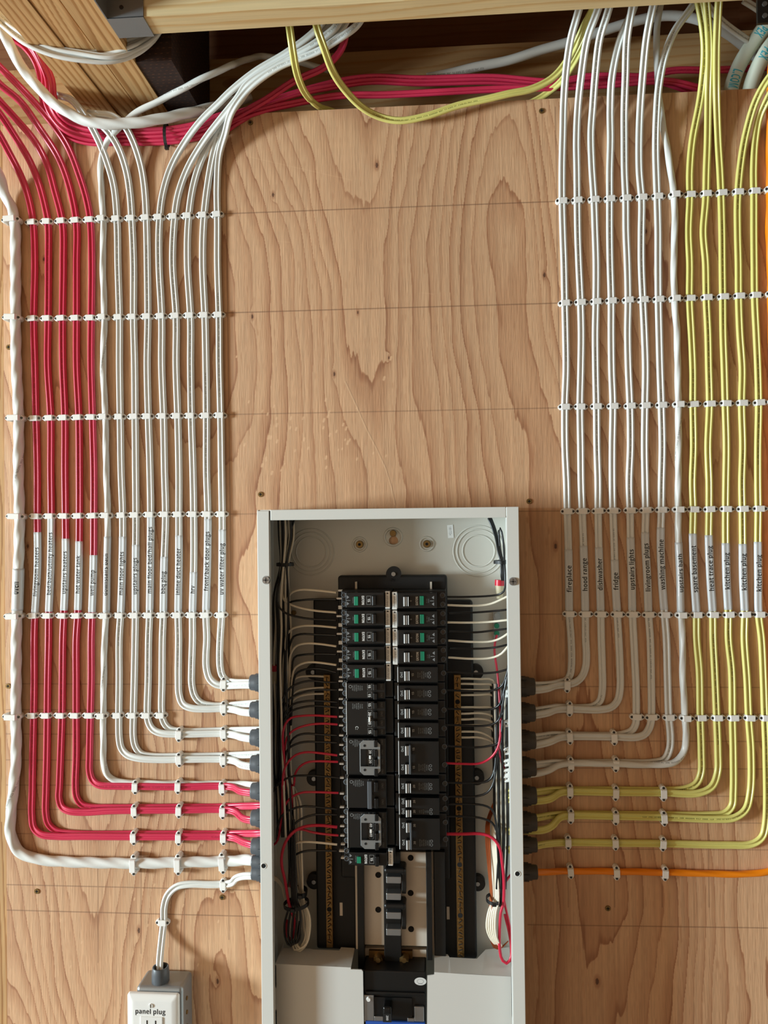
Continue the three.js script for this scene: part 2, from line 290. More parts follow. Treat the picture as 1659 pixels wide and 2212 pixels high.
// wall behind the board: studs' sheathing and the rim board over it
structure('wall_back', lumber(RX0 - TK, RX1 + TK, 0, CEIL, -0.4, -0.15, 0, .7), M.rim, 'dark brown sheathing and rim board behind the plywood');
structure('trim_1', lumber(RX0, RX1, P(800, 235, -.09).y - 0.05, P(800, 110, -.09).y, -0.15, -0.09, 0, .69), M.ledger, 'horizontal wooden plate above the plywood sheet');
structure('trim_2', lumber(RX0, BX0 - 0.002, 0.0, P(0, 268).y, -0.06, -0.003, 1, .1), M.stud, 'pale wooden board beside the plywood edge');
structure('trim_3', lumber(BX0 - 0.08, BX1 + 0.4, P(800, 250, -.05).y - .12, P(800, 250, -.05).y - .03, -0.09, -0.018, 0, .1), M.stud, 'wooden plate carrying the plywood top');

// ---------------------------------------------------------------- plywood sheet
{
  const g = new THREE.BoxGeometry(BX1 - BX0, BY1 - BY0, 0.0155); g.translate((BX0 + BX1) / 2, (BY0 + BY1) / 2, -0.00775);
  const p = g.attributes.position, uv = g.attributes.uv; for (let i = 0; i < p.count; i++) uv.setXY(i, (p.getX(i) - BX0) / (BX1 - BX0), (p.getY(i) - BY0) / (BY1 - BY0));
  single('plywood_backboard', g, M.ply, 'large plywood backboard with wavy grain and pencilled layout lines', 'backboard');
}
// screws driven into the board
{
  const names = ['under the pink cable bundle at the board top', 'in the board top beside the fireplace cable', 'above the panel corner near the uv filter cable', 'above the panel corner near the fireplace cable', 'beside the oven cable just below the fifth strap row', 'below the horizontal oven cable', 'between the outlet cable and the panel', 'below the orange cable', 'beside the oven cable between second and third strap rows'];
  [[541, 265], [1170, 240], [563, 1068], [1143, 1083], [18, 1482], [80, 1925], [480, 1938], [1313, 1962], [19, 750]].forEach(([x, y], i) => {
    const g = thing('wood_screw', 'small countersunk screw ' + names[i], 'screw', 'screws in the plywood'), c = P(x, y);
    part('head', cyl(V(c.x, c.y, 0.0004), ZA, 0.0042, 0.0038, 0.0016), M.screwGold, g);
    part('recess', mergeGeometries([box(c.x - .0022, c.x + .0022, c.y - .0006, c.y + .0006, 0.0008, 0.0014), box(c.x - .0006, c.x + .0006, c.y - .0022, c.y + .0022, 0.0008, 0.0014)]), M.hole, g);
    place(g);
  });
}

// ---------------------------------------------------------------- overhead timber
const HB = EYE + 0.64;
{
  const b = thing('ceiling_beam', 'brown laminated beam of three planks above the red cables', 'beam');
  const xs = [[189, 243], [251, 243], [304, 243], [364, 243]].map(q => PY(q[0], q[1], HB).x);
  for (let i = 0; i < 3; i++) part('ply_plank', lumber(xs[i] + (i ? .0012 : 0), xs[i + 1] - .0008, HB + (i === 1 ? .001 : 0), CEIL - .002, -0.085, 1.9, 2, .2 + i * .3), M.beam, b);
  place(b);
  const zr = PY(341, 73, HB).z, zf = PY(319, 35, HB).z, x0 = xs[3] + .002;
  const j = single('floor_joist', lumber(x0, 1.6, HB, CEIL - .002, zr, zf, 0, .66), M.spruce, 'pale new wooden joist hung from the beam by a metal hanger', 'joist');
  const h = thing('joist_hanger', 'galvanised steel hanger cupping the joist end against the beam', 'joist hanger');
  const xh = xs[3] + .048, t = .0016, zm = (zr + zf) / 2;
  part('seat', box(xs[3] + .0005, xh, HB - t - .0004, HB - .0004, zr - t, zf + t), M.galv, h);
  for (const [a, c] of [[zf, zf + t], [zr - t, zr]]) part('side_plate', box(xs[3] + .0005, xh, HB - t, HB + .16, a, c), M.galv, h);
  part('flange', box(xs[3], xs[3] + t, HB - t, HB + .16, zf + t, zf + .035), M.galv, h);
  part('nail', cyl(V(xs[3] + .02, HB + .012, zf + t), ZA, .003, .0026, .002, 10), M.nail, h); part('nail', cyl(V(xs[3] + .034, HB + .05, zf + t), ZA, .003, .0026, .002, 10), M.nail, h);
  place(h);
  const g = box(xs[3] + .0004, PY(435, 243, HB).x, HB + .001, CEIL - .003, -0.085, .094); const p = g.attributes.position, uv = g.attributes.uv, n = g.attributes.normal;
  for (let i = 0; i < p.count; i++) Math.abs(n.getX(i)) > .5 ? uv.setXY(i, p.getZ(i) / .12, p.getY(i) / .12) : Math.abs(n.getY(i)) > .5 ? uv.setXY(i, p.getX(i) / .12, p.getZ(i) / .12) : uv.setXY(i, p.getX(i) / .12, p.getY(i) / .12);
  single('treated_plank', g, M.treated, 'dark brown treated plank with rows of incised slits beside the beam', 'plank');
  const bx = thing('black_bracket', 'black perforated metal bracket on the joist by the water pipes', 'bracket'); const a = P(1637, 50, zf + .004), c2 = P(1700, -80, zf + .004);
  part('plate', box(a.x, c2.x, a.y, c2.y, zf, zf + .004), M.black, bx); for (let i = 0; i < 4; i++) part('bolt', cyl(V(a.x + .008, a.y + .008 + i * .014, zf + .0045), ZA, .003, .003, .002, 8), M.darkgrey, bx);
  place(bx);
}

// ---------------------------------------------------------------- cables down the board
// each: name on its tag, colour, shape, x at rows and between (crops c4 and c6 / c5 and c7), the top run, the bottom run into the panel, tag [top, text bottom, text top]
const LY4 = [245, 500, 855, 1150, 1490], LY6 = [400, 695, 1000, 1330];
const left = [
  ['oven', 'white', 'big', 'c1 -60,1010,45 0,1140,25 30,1240,14 75,1330,8', [95, 100, 100, 105, 120, 118, 125, 120, 110], 'z8 c8 98,0 97,250 95,453 97,700 80,900 65,1050 62,1150 100,1255 180,1303 300,1325 500,1335 815,1340 1075,1335 1335,1328 1440,1322,14 1545,1318,34 1600,1316,40', [1020, 1205, 1120]],
  ['livingroom heaters', 'red', 'flat', 'c1 -60,780,60 0,870,42 60,980,25 140,1140,10 185,1280,4', [212, 222, 215, 222, 230, 238, 238, 240, 222], 'c8 203,0 203,250 200,453 195,700 192,900 190,1050 202,1128,5 245,1168,8.6 340,1180,8.8 500,1180 810,1182 1075,1182 1340,1182 1400,1190,16 1450,1215,32 1510,1232,44 1570,1235,46', [780, 1205, 880]],
  ['bed/bath/utility heaters', 'red', 'flat', 'c1 -60,660,60 0,730,48 100,880,25 190,1030,10 250,1180,4 290,1330,3.2', [308, 310, 308, 305, 325, 325, 328, 325, 312], 'c8 290,0 285,250 283,453 280,700 275,900 274,1040 290,1105 340,1148 450,1164 810,1166 1075,1166 1340,1166 1440,1164,16 1540,1162,36 1580,1162,40', [690, 1205, 790]],
  ['upstairs heaters', 'red', 'flat', 'c1 -60,580,60 0,650,50 110,770,30 220,900,15 300,1050,6 350,1220,3.2', [400, 405, 400, 402, 415, 415, 418, 420, 408], 'c8 375,0 372,250 370,453 362,700 355,880 352,950 368,1002,5 410,1028,8.6 500,1036,8.8 650,1027 815,1024 1075,1022 1335,1020 1400,1032,16 1450,1072,32 1510,1085,44 1570,1088,46', [825, 1205, 922]],
  ['hot water tank', 'red', 'flat', 'c1 -60,470,60 0,540,50 130,650,34 260,830,18 370,1000,8 440,1180,3.2', [490, 490, 490, 490, 505, 508, 508, 505, 497], 'c8 455,0 455,250 455,453 455,700 450,880 458,945 488,988 545,1006 650,1008 815,1008 1075,1006 1335,1004 1440,1000,16 1540,998,36 1580,998,40', [853, 1205, 955]],
  ['well pump', 'red', 'flat', 'c1 -60,370,60 0,430,52 150,580,36 320,770,20 430,930,9 510,1130,4 560,1300,3.2', [580, 588, 585, 583, 592, 600, 600, 598, 588], 'c8 545,0 545,250 540,453 535,700 535,790 552,843,5 590,873,8.6 700,880,8.8 815,881 1075,884 1330,880 1390,886,16 1435,910,32 1510,920,44 1570,922,46', [933, 1205, 1035]],
  ['downstairs bath', 'white', 'round', 'c2 620,450,-60 550,430,-55 450,400,-52 300,370,-50 200,360,-48 100,380,-20 0,420,10 c1 1500,410,30 1300,500,46 1050,630,32 860,730,24 740,840,22 672,930,14 645,1050,7 648,1200,5', [662, 658, 668, 660, 675, 680, 690, 685, 680], 'z5 c8 625,0 620,250 617,453 617,600 621,745 640,812 680,843 750,856,4.5 900,863 1335,866 1440,868,14 1540,872,36 1580,874,40', [825, 1205, 930]],
  ['main floor lights', 'white', 'flat', 'c1 330,600,18 390,615,24 450,635,27 505,690,27 570,785,25 640,920,17 690,1050,7 730,1200,3.2', [750, 755, 765, 765, 770, 775, 785, 783, 772], 'c8 712,0 712,250 710,453 713,600 726,655,4 760,693,7 830,714,8.8 950,721 1075,720 1340,720 1400,730,16 1440,752,32 1510,764,44 1570,768,46', [815, 1205, 918]],
  ['upstairs plugs', 'white', 'flat', 'c1 500,715,16 560,742,24 630,785,25 700,852,23 760,950,14 810,1100,5 833,1250,3.2', [845, 855, 855, 862, 865, 868, 870, 868, 867], 'c8 807,0 802,250 797,453 797,590 810,645 842,685 900,700 1075,702 1340,698 1440,694,16 1540,690,36 1580,690,40', [862, 1205, 963]],
  ['main floor bed/hall plugs', 'white', 'flat', 'c1 560,722,14 620,728,22 720,742,25 790,795,24 850,900,16 900,1050,6 925,1200,3.2', [938, 943, 947, 942, 950, 960, 965, 962, 957], 'c8 888,0 885,250 880,440 886,495,4 912,540,7 960,563,8.8 1075,569 1340,566 1400,575,16 1440,588,32 1510,598,44 1570,600,46', [690, 1205, 768]],
  ['bbq plug', 'white', 'flat', 'c2 640,60,75 560,170,70 500,230,64 350,340,56 150,460,48 0,580,40 c1 1400,660,34 1280,780,24 1170,930,12 1090,1080,6 1040,1250,3.2', [1020, 1018, 1035, 1035, 1047, 1053, 1060, 1050, 1045], 'c8 970,0 968,250 967,440 980,500 1012,536 1075,551 1340,548 1440,546,16 1540,545,36 1580,545,40', [945, 1200, 1052]],
  ['inline duct heater', 'white', 'flat', 'c2 730,60,82 670,170,77 620,215,72 500,300,66 300,410,58 100,540,50 c1 1520,628,42 1430,740,32 1300,910,18 1200,1080,8 1140,1250,3.2', [1115, 1105, 1128, 1127, 1138, 1145, 1145, 1145, 1140], 'c8 1067,0 1065,230 1070,335,4 1092,390,7 1140,413,8.8 1230,419 1340,416 1400,424,16 1440,436,32 1510,443,44 1570,445,46', [800, 1210, 905]],
  ['hrv', 'white', 'flat', 'c2 690,60,66 620,175,62 500,270,56 300,390,48 100,520,38 c1 1530,604,30 1460,720,22 1380,840,15 1290,1020,7 1235,1200,3.2', [1205, 1200, 1220, 1220, 1225, 1235, 1240, 1240, 1232], 'c8 1150,0 1145,180 1146,275 1165,345 1202,383 1270,399 1340,400 1440,392,16 1540,385,36 1580,384,40', [1040, 1197, 1145]],
  ['front/back door plugs', 'white', 'flat', 'c2 770,60,76 710,175,72 600,270,66 350,400,56 150,520,46 c1 1540,640,29 1430,790,18 1370,970,9 1330,1180,3.2', [1303, 1297, 1312, 1318, 1322, 1322, 1330, 1327, 1318], 'c8 1235,0 1230,100 1232,175,4 1252,240,7 1290,272,8.8 1340,280 1400,278,16 1450,276,30 1515,276,42 1570,276,46', [700, 1190, 803]],
  ['uv water filter plug', 'white', 'flat', 'c2 850,90,90 800,165,86 700,240,80 550,330,70 300,430,60 110,570,50 0,720,40 c1 1440,860,20 1402,1000,8 1390,1200,3.2', [1393, 1393, 1403, 1405, 1413, 1418, 1422, 1422, 1418], 'c8 1315,0 1312,100 1315,170 1327,218 1352,248 1400,260,12 1450,262,22 1515,262,36 1570,262,40', [770, 1205, 870]],
];
const right = [
  ['fireplace', 'white', 'flat', 'c3 480,-60,80 440,85,70 395,250,50 365,450,30 350,650,12 345,850,5 340,1050,3.2', [340, 345, 352, 357, 362, 365, 357, 358, 368, 372, 378, 383, 385], 'c9 440,0 443,150 434,222 412,256 370,270,6 300,284,20 190,288,38 150,288,40', [903, 1190, 1020]],
  ['hood range', 'white', 'flat', 'c3 610,-60,80 560,85,70 500,250,52 460,500,28 440,700,10 432,900,4 435,1100,3.2', [437, 440, 447, 458, 463, 460, 455, 459, 462, 468, 475, 483, 488], 'c9 530,0 535,100 530,175 508,232,4 465,270,8.6 413,282,8.8 350,288,12 290,308,30 190,320,44 150,320,46', [872, 1187, 978]],
  ['dishwasher', 'white', 'flat', 'c3 670,-60,80 630,85,70 580,250,52 550,500,28 535,700,10 525,850,4 530,1050,3.2', [545, 552, 558, 557, 553, 555, 560, 563, 570, 570, 573, 580, 587], 'c9 627,0 632,150 633,320 618,385 575,418 500,426 428,426 350,424,10 290,434,24 190,448,38 150,449,40', [882, 1192, 990]],
  ['fridge', 'white', 'flat', 'c3 830,-60,60 790,70,56 745,170,50 700,290,40 658,500,24 648,700,8 650,900,4 645,1100,3.2', [645, 645, 648, 655, 655, 658, 666, 662, 662, 665, 672, 680, 692], 'c9 735,0 742,150 743,310 728,380,4 690,422,7 620,438,8.8 428,434 350,438,13 295,458,30 190,475,44 150,475,46', [970, 1190, 1078]],
  ['upstairs lights', 'white', 'flat', 'c3 810,-60,80 785,70,70 755,250,52 745,500,28 738,700,10 738,900,4 740,1100,3.2', [748, 750, 758, 763, 760, 765, 775, 778, 770, 775, 778, 785, 790], 'c9 828,0 835,150 842,300 843,470 840,525 815,568 770,588 700,597 428,596 330,594,14 250,604,28 190,610,38 150,610,40', [830, 1190, 935]],
  ['livingroom plugs', 'white', 'flat', 'c3 950,-60,80 915,70,70 880,250,52 855,500,28 840,700,10 833,900,4 835,1100,3.2', [850, 848, 848, 858, 868, 875, 871, 868, 872, 875, 872, 885, 893], 'c9 930,0 935,200 937,480 930,535,4 900,587,7 850,608,8.8 700,606 428,605 375,610,12 300,640,32 190,662,44 150,662,46', [787, 1193, 890]],
  ['washing machine', 'white', 'flat', 'c3 1230,-40,50 1160,60,46 1060,200,38 1000,350,32 960,550,24 945,750,16 940,950,7', [950, 955, 955, 957, 962, 968, 976, 982, 977, 975, 970, 978, 995], 'c9 1030,0 1037,250 1045,485 1055,600 1050,680 1018,745 950,764 714,766 435,768 330,768,14 250,776,28 190,782,38 150,782,40', [768, 1190, 875]],
  ['upstairs bath', 'white', 'round', 'c3 985,-60,24 965,65,20 945,200,14 948,400,8 958,600,6 985,800,5 1020,1000,5', [1058, 1060, 1055, 1060, 1075, 1080, 1084, 1085, 1083, 1083, 1085, 1095, 1100], 'z5 c9 1130,0 1130,200 1145,480 1150,600 1140,695 1090,757,8 1010,778,10 714,774 435,770 360,782,15 290,820,34 190,838,44 150,838,46', [845, 1192, 950]],
  ['spare basement', 'yellow', 'flat', 'c3 1190,-60,60 1222,60,52 1252,300,36 1230,600,14 1175,900,5 1158,1100,3.2', [1158, 1150, 1158, 1157, 1168, 1178, 1178, 1182, 1175, 1180, 1177, 1185, 1200], 'c9 1218,0 1235,200 1240,485 1247,700 1245,830 1215,896 1150,928 1008,938 714,936 430,936 330,936,14 250,946,28 190,954,38 150,954,40', [792, 1190, 897]],
  ['heat trace plug', 'yellow', 'flat', 'c3 1260,-60,72 1268,60,64 1282,300,42 1276,600,16 1272,900,5 1265,1100,3.2', [1260, 1245, 1260, 1265, 1275, 1280, 1285, 1275, 1282, 1282, 1280, 1290, 1305], 'c9 1320,0 1330,200 1342,485 1350,700 1348,825,4 1312,915,7 1230,955,8.8 1008,952 714,950 430,946 375,952,13 305,992,32 190,1006,44 150,1006,46', [803, 1190, 907]],
  ['kitchen plug', 'yellow', 'flat', 'c3 1350,-60,80 1340,60,70 1330,300,46 1330,600,18 1340,900,5 1352,1100,3.2', [1360, 1365, 1367, 1370, 1372, 1380, 1386, 1393, 1390, 1388, 1388, 1393, 1405], 'c9 1415,0 1435,200 1440,485 1445,700 1445,950 1436,1035 1392,1080 1300,1090 1008,1090 714,1088 435,1086 320,1092,14 250,1104,28 190,1112,38 150,1112,40', [853, 1190, 960]],
  ['kitchen plug', 'yellow', 'flat', 'c3 1760,390,50 1655,515,38 1580,650,24 1520,850,10 1485,1050,4', [1465, 1465, 1470, 1472, 1480, 1495, 1491, 1498, 1492, 1495, 1497, 1500, 1510], 'c9 1513,0 1530,250 1540,485 1555,700 1550,950,4 1520,1058,7 1450,1108,8.8 1350,1116 1008,1104 714,1098 435,1094 372,1106,14 322,1158,30 270,1182,40 190,1187,45 150,1187,46', [855, 1190, 960]],
  ['kitchen plug', 'yellow', 'flat', 'c3 1740,470,40 1655,640,26 1605,750,14 1578,900,6 1568,1080,3.2', [1570, 1570, 1572, 1575, 1585, 1595, 1600, 1595, 1595, 1597, 1595, 1597, 1600], 'c9 1620,0 1632,250 1640,485 1648,700 1646,1140 1622,1228 1560,1270 1400,1276 1008,1267 714,1264 420,1260 300,1268,20 190,1286,40 150,1287,42', [857, 1190, 960]],
  ['', 'orange', 'round', 'c3 1690,300,30 1672,560,20 1668,800,8 1668,1000,5', [1668, 1664, 1672, 1676, 1680, 1684, 1688, 1690, 1692, 1694, 1696, 1700, 1704], 'z5 c9 1725,0 1735,250 1745,485 1755,900 1755,1250 1735,1390 1680,1430 1600,1450 1400,1456 1200,1450 1020,1446 720,1440 435,1438 300,1442,20 190,1446,38 150,1446,42', null],
];
// printed tags: one strip of the sheet for each tag
const tagNames = [...left, ...right].map(c => c[0]), TAGH = 64, TAGW = 1024, TAGPX = 230;   // strip length in photo pixels
const tagLen = TAGPX / 1473;
const tagTex = canvasTex(TAGW, TAGH * 32, (x, w, h) => {
  x.fillStyle = '#d2d7d9'; x.fillRect(0, 0, w, h); x.fillStyle = '#141414'; x.textBaseline = 'middle'; x.textAlign = 'left';
  [...left, ...right].forEach((c, i) => {
    if (!c[6]) return; const sc = i < 15 ? .33755 : .33695, row = 1329, k = w / TAGPX, yb = 880 + c[6][1] * sc, yt = 880 + c[6][2] * sc, a = (row - yb) * k, b = (yb - yt) * k;
    x.save(); x.font = 'bold 50px sans-serif'; const m = x.measureText(c[0]).width; x.translate(a, i * TAGH + TAGH * .5); x.scale(b / m, 1); x.fillText(c[0], 0, 0); x.restore();
  });
});
M.tag = new THREE.MeshPhysicalMaterial({ color: '#ffffff', map: tagTex, roughness: 0.28, clearcoat: 0.3 });
const ordinals = ['topmost', 'second', 'third', 'fourth', 'fifth', 'sixth', 'seventh', 'eighth', 'ninth', 'tenth', 'eleventh', 'twelfth', 'thirteenth', 'fourteenth', 'fifteenth'];
const cableInfo = [];
function cableTitle(i) {
  const c = [...left, ...right][i];
  if (!c[0]) return 'orange';
  if (c[0] === 'kitchen plug') return ['first kitchen plug', 'second kitchen plug', 'third kitchen plug'][i - 25];
  return c[0];
}
[...left, ...right].forEach((c, i) => {
  const L = i < 15, [name, col, shape, top, xs, bottom, tag] = c; let s = top + ' z' + (shape === 'big' ? 8 : shape === 'round' ? 4.8 : 3.2) + ' ';
  const rows = []; // pixel x at each strap row
  if (L) { s += 'c4 ' + LY4.map((y, k) => xs[k] + ',' + y).join(' ') + ' c6 ' + LY6.map((y, k) => xs[5 + k] + ',' + y).join(' ') + ' '; for (const k of [0, 2, 4, 6, 8]) rows.push(xs[k] * .33755); }
  else { const y5 = [100, 300, 500, 740, 950, 1180, 1410], y7 = [250, 480, 657, 850, 1100, 1324]; s += 'c5 ' + y5.map((y, k) => xs[k] + ',' + y).join(' ') + ' c7 ' + y7.map((y, k) => xs[7 + k] + ',' + y).join(' ') + ' '; for (const k of [0, 3, 6, 9, 12]) rows.push(1100 + xs[k] * .33695); }
  s += bottom;
  const pl = polyline(path(s), 0.0045);
  const t = cableTitle(i);
  const label = name ? `${col} ${shape === 'flat' ? 'flat' : shape === 'big' ? 'thick twisted' : 'round twisted'} cable tagged ${name === 'kitchen plug' ? 'kitchen plug, ' + t.split(' ')[0] + ' after the heat trace plug' : name}` : 'bright orange twisted cable running into the panel below the yellow ones';
  const g = thing('electrical_cable', label + (name && label.split(' ').length < 10 ? ', running down the plywood' : ''), 'cable', L ? 'cables on the red-cable side' : 'cables on the yellow-cable side');
  const prof = shape === 'flat' ? FLAT : shape === 'big' ? BIG3 : ROUND3;
  part('jacket', sweep(pl, prof, { twist: shape === 'flat' ? 0 : shape === 'big' ? 52 : 40, u0: rnd(), uLen: 0.5 }), M[col], g);
  if (tag) {
    const sc = L ? .33755 : .33695, y0 = P(rows[4], 1323).y, y1 = P(rows[4], 880 + tag[0] * sc).y, q = pl.filter(p => p.y > y0 && p.y < y1 && p.z < 0.012 && p.z > -0.01).reverse();
    const sub = polyline(q.filter((_, k) => k % 2 === 0 || k === q.length - 1), 0.004), tp = shape === 'flat' ? TAGP : shape === 'big' ? TAGB : TAGR, hw = (shape === 'flat' ? 5.65 : shape === 'big' ? 8.6 : 5.2) / 1000;
    const m = part('tag', sweep(sub, tp, { twist: 0, uLen: tagLen, u0: 6 / TAGPX, vmap: (x, y) => 1 - (i * TAGH + TAGH * (0.5 - 0.48 * (y > -0.0005 ? x / hw : 0.98 * Math.sign(x)))) / (TAGH * 32) }), M.tag, g);
    m.userData.label = `white printed tag reading ${name}`;
  }
  cableInfo.push({ title: t, col, shape, rows, left: L });
  place(g);
});

// ---------------------------------------------------------------- nail-on cable straps
function strapGeo(len, cab, hgt, w = 0.0086) {   // len along x, bridge of half width cab and height hgt
  const a = len / 2, f = Math.min(hgt * .88, .0125), bw = cab + 0.0006;
  const xsS = [-a, -a + .0012, -a + .0030, -bw - .0006, -bw, -bw + .0009, -bw * .5, 0, bw * .5, bw - .0009, bw, bw + .0006, a - .0030, a - .0012, a];
  const pos = [], idx = [], n = xsS.length;
  xsS.forEach(x => {
    const e = (a - Math.abs(x)) / .003, hw = w / 2 * Math.min(1, .4 + .6 * Math.min(1, e)), ax = Math.abs(x);
    const zt = ax < bw - .0008 ? hgt + .0018 : ax < bw + .0001 ? (ax < bw - .0004 ? hgt + .0016 : hgt + .0004) : f, zb = ax < bw - .0005 ? hgt : 0, b = .0006;
    for (const [y, z] of [[-hw, zb], [-hw, Math.max(zb, zt - b)], [-hw + b, zt], [hw - b, zt], [hw, Math.max(zb, zt - b)], [hw, zb]]) pos.push(x, y, z);
  });
  for (let i = 0; i < n - 1; i++) for (let j = 0; j < 6; j++) { const p = i * 6 + j, q = i * 6 + (j + 1) % 6, r = p + 6, s = q + 6; idx.push(p, r, q, q, r, s); }
  for (const e of [0, n - 1]) for (let j = 1; j < 5; j++) e ? idx.push(e * 6, e * 6 + j, e * 6 + j + 1) : idx.push(0, j + 1, j);
  let g = new THREE.BufferGeometry(); g.setAttribute('position', new THREE.Float32BufferAttribute(pos, 3)); g.setIndex(idx); g = g.toNonIndexed(); g.computeVertexNormals();
  g.setAttribute('uv', new THREE.Float32BufferAttribute(new Float32Array(g.attributes.position.count * 2), 2)); return g;
}
function strapProto(len, cab, hgt) {
  const g = new THREE.Group(); part('strap', strapGeo(len, cab, hgt), M.clip, g);
  const n = cyl(V(0, 0, 0), ZA, .0019, .0017, .0014, 12), f = Math.min(hgt * .88, .0125);
  for (const s of [-1, 1]) { const k = part('nail', n, M.nail, g); k.position.set(s * (len / 2 - .0026), 0, f + .0003); }
  return sh(g);
}
const protoS = strapProto(.0206, .0056, .0062), protoR = strapProto(.0202, .0052, .0097), protoB = strapProto(.0285, .0086, .0165), protoD = strapProto(.0215, .0058, .0122), protoBH = strapProto(.0310, .0088, .0165);
function strap(proto, p, angle, label, group) {
  const g = proto.clone(); g.name = numbered('cable_strap'); g.userData = { label, category: 'cable strap', group };
  g.position.set(p.x, p.y, 0.0002); g.rotation.z = angle; scene.add(g);
}
cableInfo.forEach((c, i) => {
  const last = c.left ? (i <= 10 ? 6 : 5) : (i - 15 >= 4 ? 6 : 5);
  for (let r = 0; r < last; r++) {
    let x; if (r < 5) x = c.rows[r];
    else x = c.left ? [95, 200, 283, 370, 455, 540, 617, 708, 797, 880, 965][i] * .36166 : 1080 + [843, 938, 1045, 1145, 1242, 1342, 1442, 1542, 1642, 1745][i - 19] * .349;
    const proto = c.shape === 'big' ? protoB : c.shape === 'round' ? protoR : protoS;
    strap(proto, P(x, rowY(r, x)), rr(-.05, .05) + (c.left ? 0.01 : 0.01), `white two-nail strap over the ${c.title} cable, ${ordinals[r]} down its vertical run`, 'cable straps on vertical runs');
  }
});
// straps across the horizontal runs
{
  const runsL = [['front/back door and uv filter plug', [[1340, 268]]], ['hrv and duct heater', [[1340, 412]]], ['bbq and bed/hall plug', [[1075, 568], [1340, 564]]], ['main floor lights and upstairs plugs', [[1075, 718], [1338, 720]]], ['well pump and downstairs bath', [[815, 880], [1070, 878], [1332, 888]]], ['upstairs heater and hot water tank', [[810, 1024], [1075, 1022], [1335, 1028]]], ['livingroom and utility heater', [[805, 1182], [1073, 1184], [1340, 1182]]], ['oven', [[808, 1340], [1072, 1338], [1335, 1330]]]];
  const runsR = [['fireplace and hood range', [[413, 283]]], ['dishwasher and fridge', [[428, 430]]], ['upstairs lights and livingroom plug', [[702, 608], [428, 603]]], ['washing machine and upstairs bath', [[713, 773], [435, 773]]], ['spare basement and heat trace', [[1007, 952], [712, 950], [430, 938]]], ['first and second kitchen plug', [[1010, 1105], [712, 1100], [435, 1092]]], ['third kitchen plug', [[1007, 1267], [712, 1262], [420, 1257]]], ['orange', [[1020, 1450], [720, 1445], [435, 1437]]]];
  for (const [runs, c] of [[runsL, CROP.c8], [runsR, CROP.c9]]) for (const [nm, list] of runs) list.forEach(([x, y], k) => {
    const proto = nm === 'oven' ? protoBH : /third|orange/.test(nm) ? protoR : protoD;
    strap(proto, P(c[0] + x * c[2], c[1] + y * c[2], .006), Math.PI / 2 + rr(-.07, .07), `white strap across the horizontal ${nm} cable${/ and /.test(nm) ? 's' : ''}, ${['nearest', 'second nearest', 'third nearest'][list.length - 1 - (runs === runsL ? k : k)]} the panel`, 'cable straps on horizontal runs');
  });
}

// ---------------------------------------------------------------- cables and pipes in the joist space
function loose(name, label, category, col, prof, s, opt = {}) {
  const g = thing(name, label, category, opt.group); part('jacket', sweep(polyline(path(s), opt.step || 0.007), prof, { twist: opt.twist || 0, u0: rnd(), hint: opt.hint || ZA }), M[col], g); return place(g);
}
const pink = ['c1 -40,140,70 60,190,60 180,270,50 250,370,42 285,480,38 290,620,34 330,730,28 420,830,22 560,880,11 750,888,8.5 1050,885,8.5 1250,860,8.5 1450,800,8 c2 0,780,6 150,720,2 400,662,-8 700,612,-14 1000,606,-16 1659,572,-18 c3 300,560,-20 600,545,-20 1000,520,-22 1200,560,-24 1330,600,-26',
  'c1 -40,110,76 90,190,66 200,280,56 262,390,48 305,500,42 320,620,38 365,730,32 450,815,18 580,850,13 750,862,11 1050,858,11 1250,830,11 1450,770,10 c2 0,745,8 150,690,2 400,600,-10 700,520,-20 900,495,-26 1200,505,-30 1659,495,-32 c3 300,525,-34 500,492,-36 700,488,-38 880,490,-38 1050,452,-40 1300,450,-42 1550,438,-44 1680,430,-44',
  'c1 -40,90,84 110,180,72 215,270,62 275,390,54 330,510,46 345,630,40 390,730,36 470,790,20 600,825,15 760,838,13.5 1050,832,13.5 1250,800,13 1450,735,12 c2 -40,770,10 200,650,10 400,520,14 600,425,22 700,320,30 728,220,40 712,165,46 700,60,52',
  'c1 -40,170,64 40,220,54 160,300,44 230,400,36 265,520,30 275,640,26 310,750,20 400,850,11 560,908,5 750,910,4.5 1050,906,4.5 1250,880,4.5 1450,830,4.5 c2 0,805,6 100,745,0 350,620,-8 700,545,-18 900,520,-26 1200,530,-32 1659,520,-36 c3 300,545,-38 600,510,-40 900,505,-40 1050,545,-42 1200,600,-44'];
['lowest of the overhead bundle', 'topmost run over the plywood edge', 'branch rising behind the joist', 'tucked against the plywood edge'].forEach((t, i) => loose('red_cable', 'pinkish red flat cable in the overhead bundle, ' + ['second lowest run', 'upper run', 'branch rising behind the joist', 'lowest run against the plywood'][i], 'cable', 'red', FLAT, pink[i], { group: 'red cables in the joist space' }));
loose('white_cable', 'thick white twisted cable draped under the beam over the red bundle', 'cable', 'white', BIG3, 'c1 -80,40,110 0,180,92 70,300,80 130,420,70 220,530,60 310,630,52 420,712,46 520,762,42 650,792,40 800,790,36 950,775,32 1150,735,20 1350,692,0 1500,650,-24 1600,620,-36', { twist: 52 });
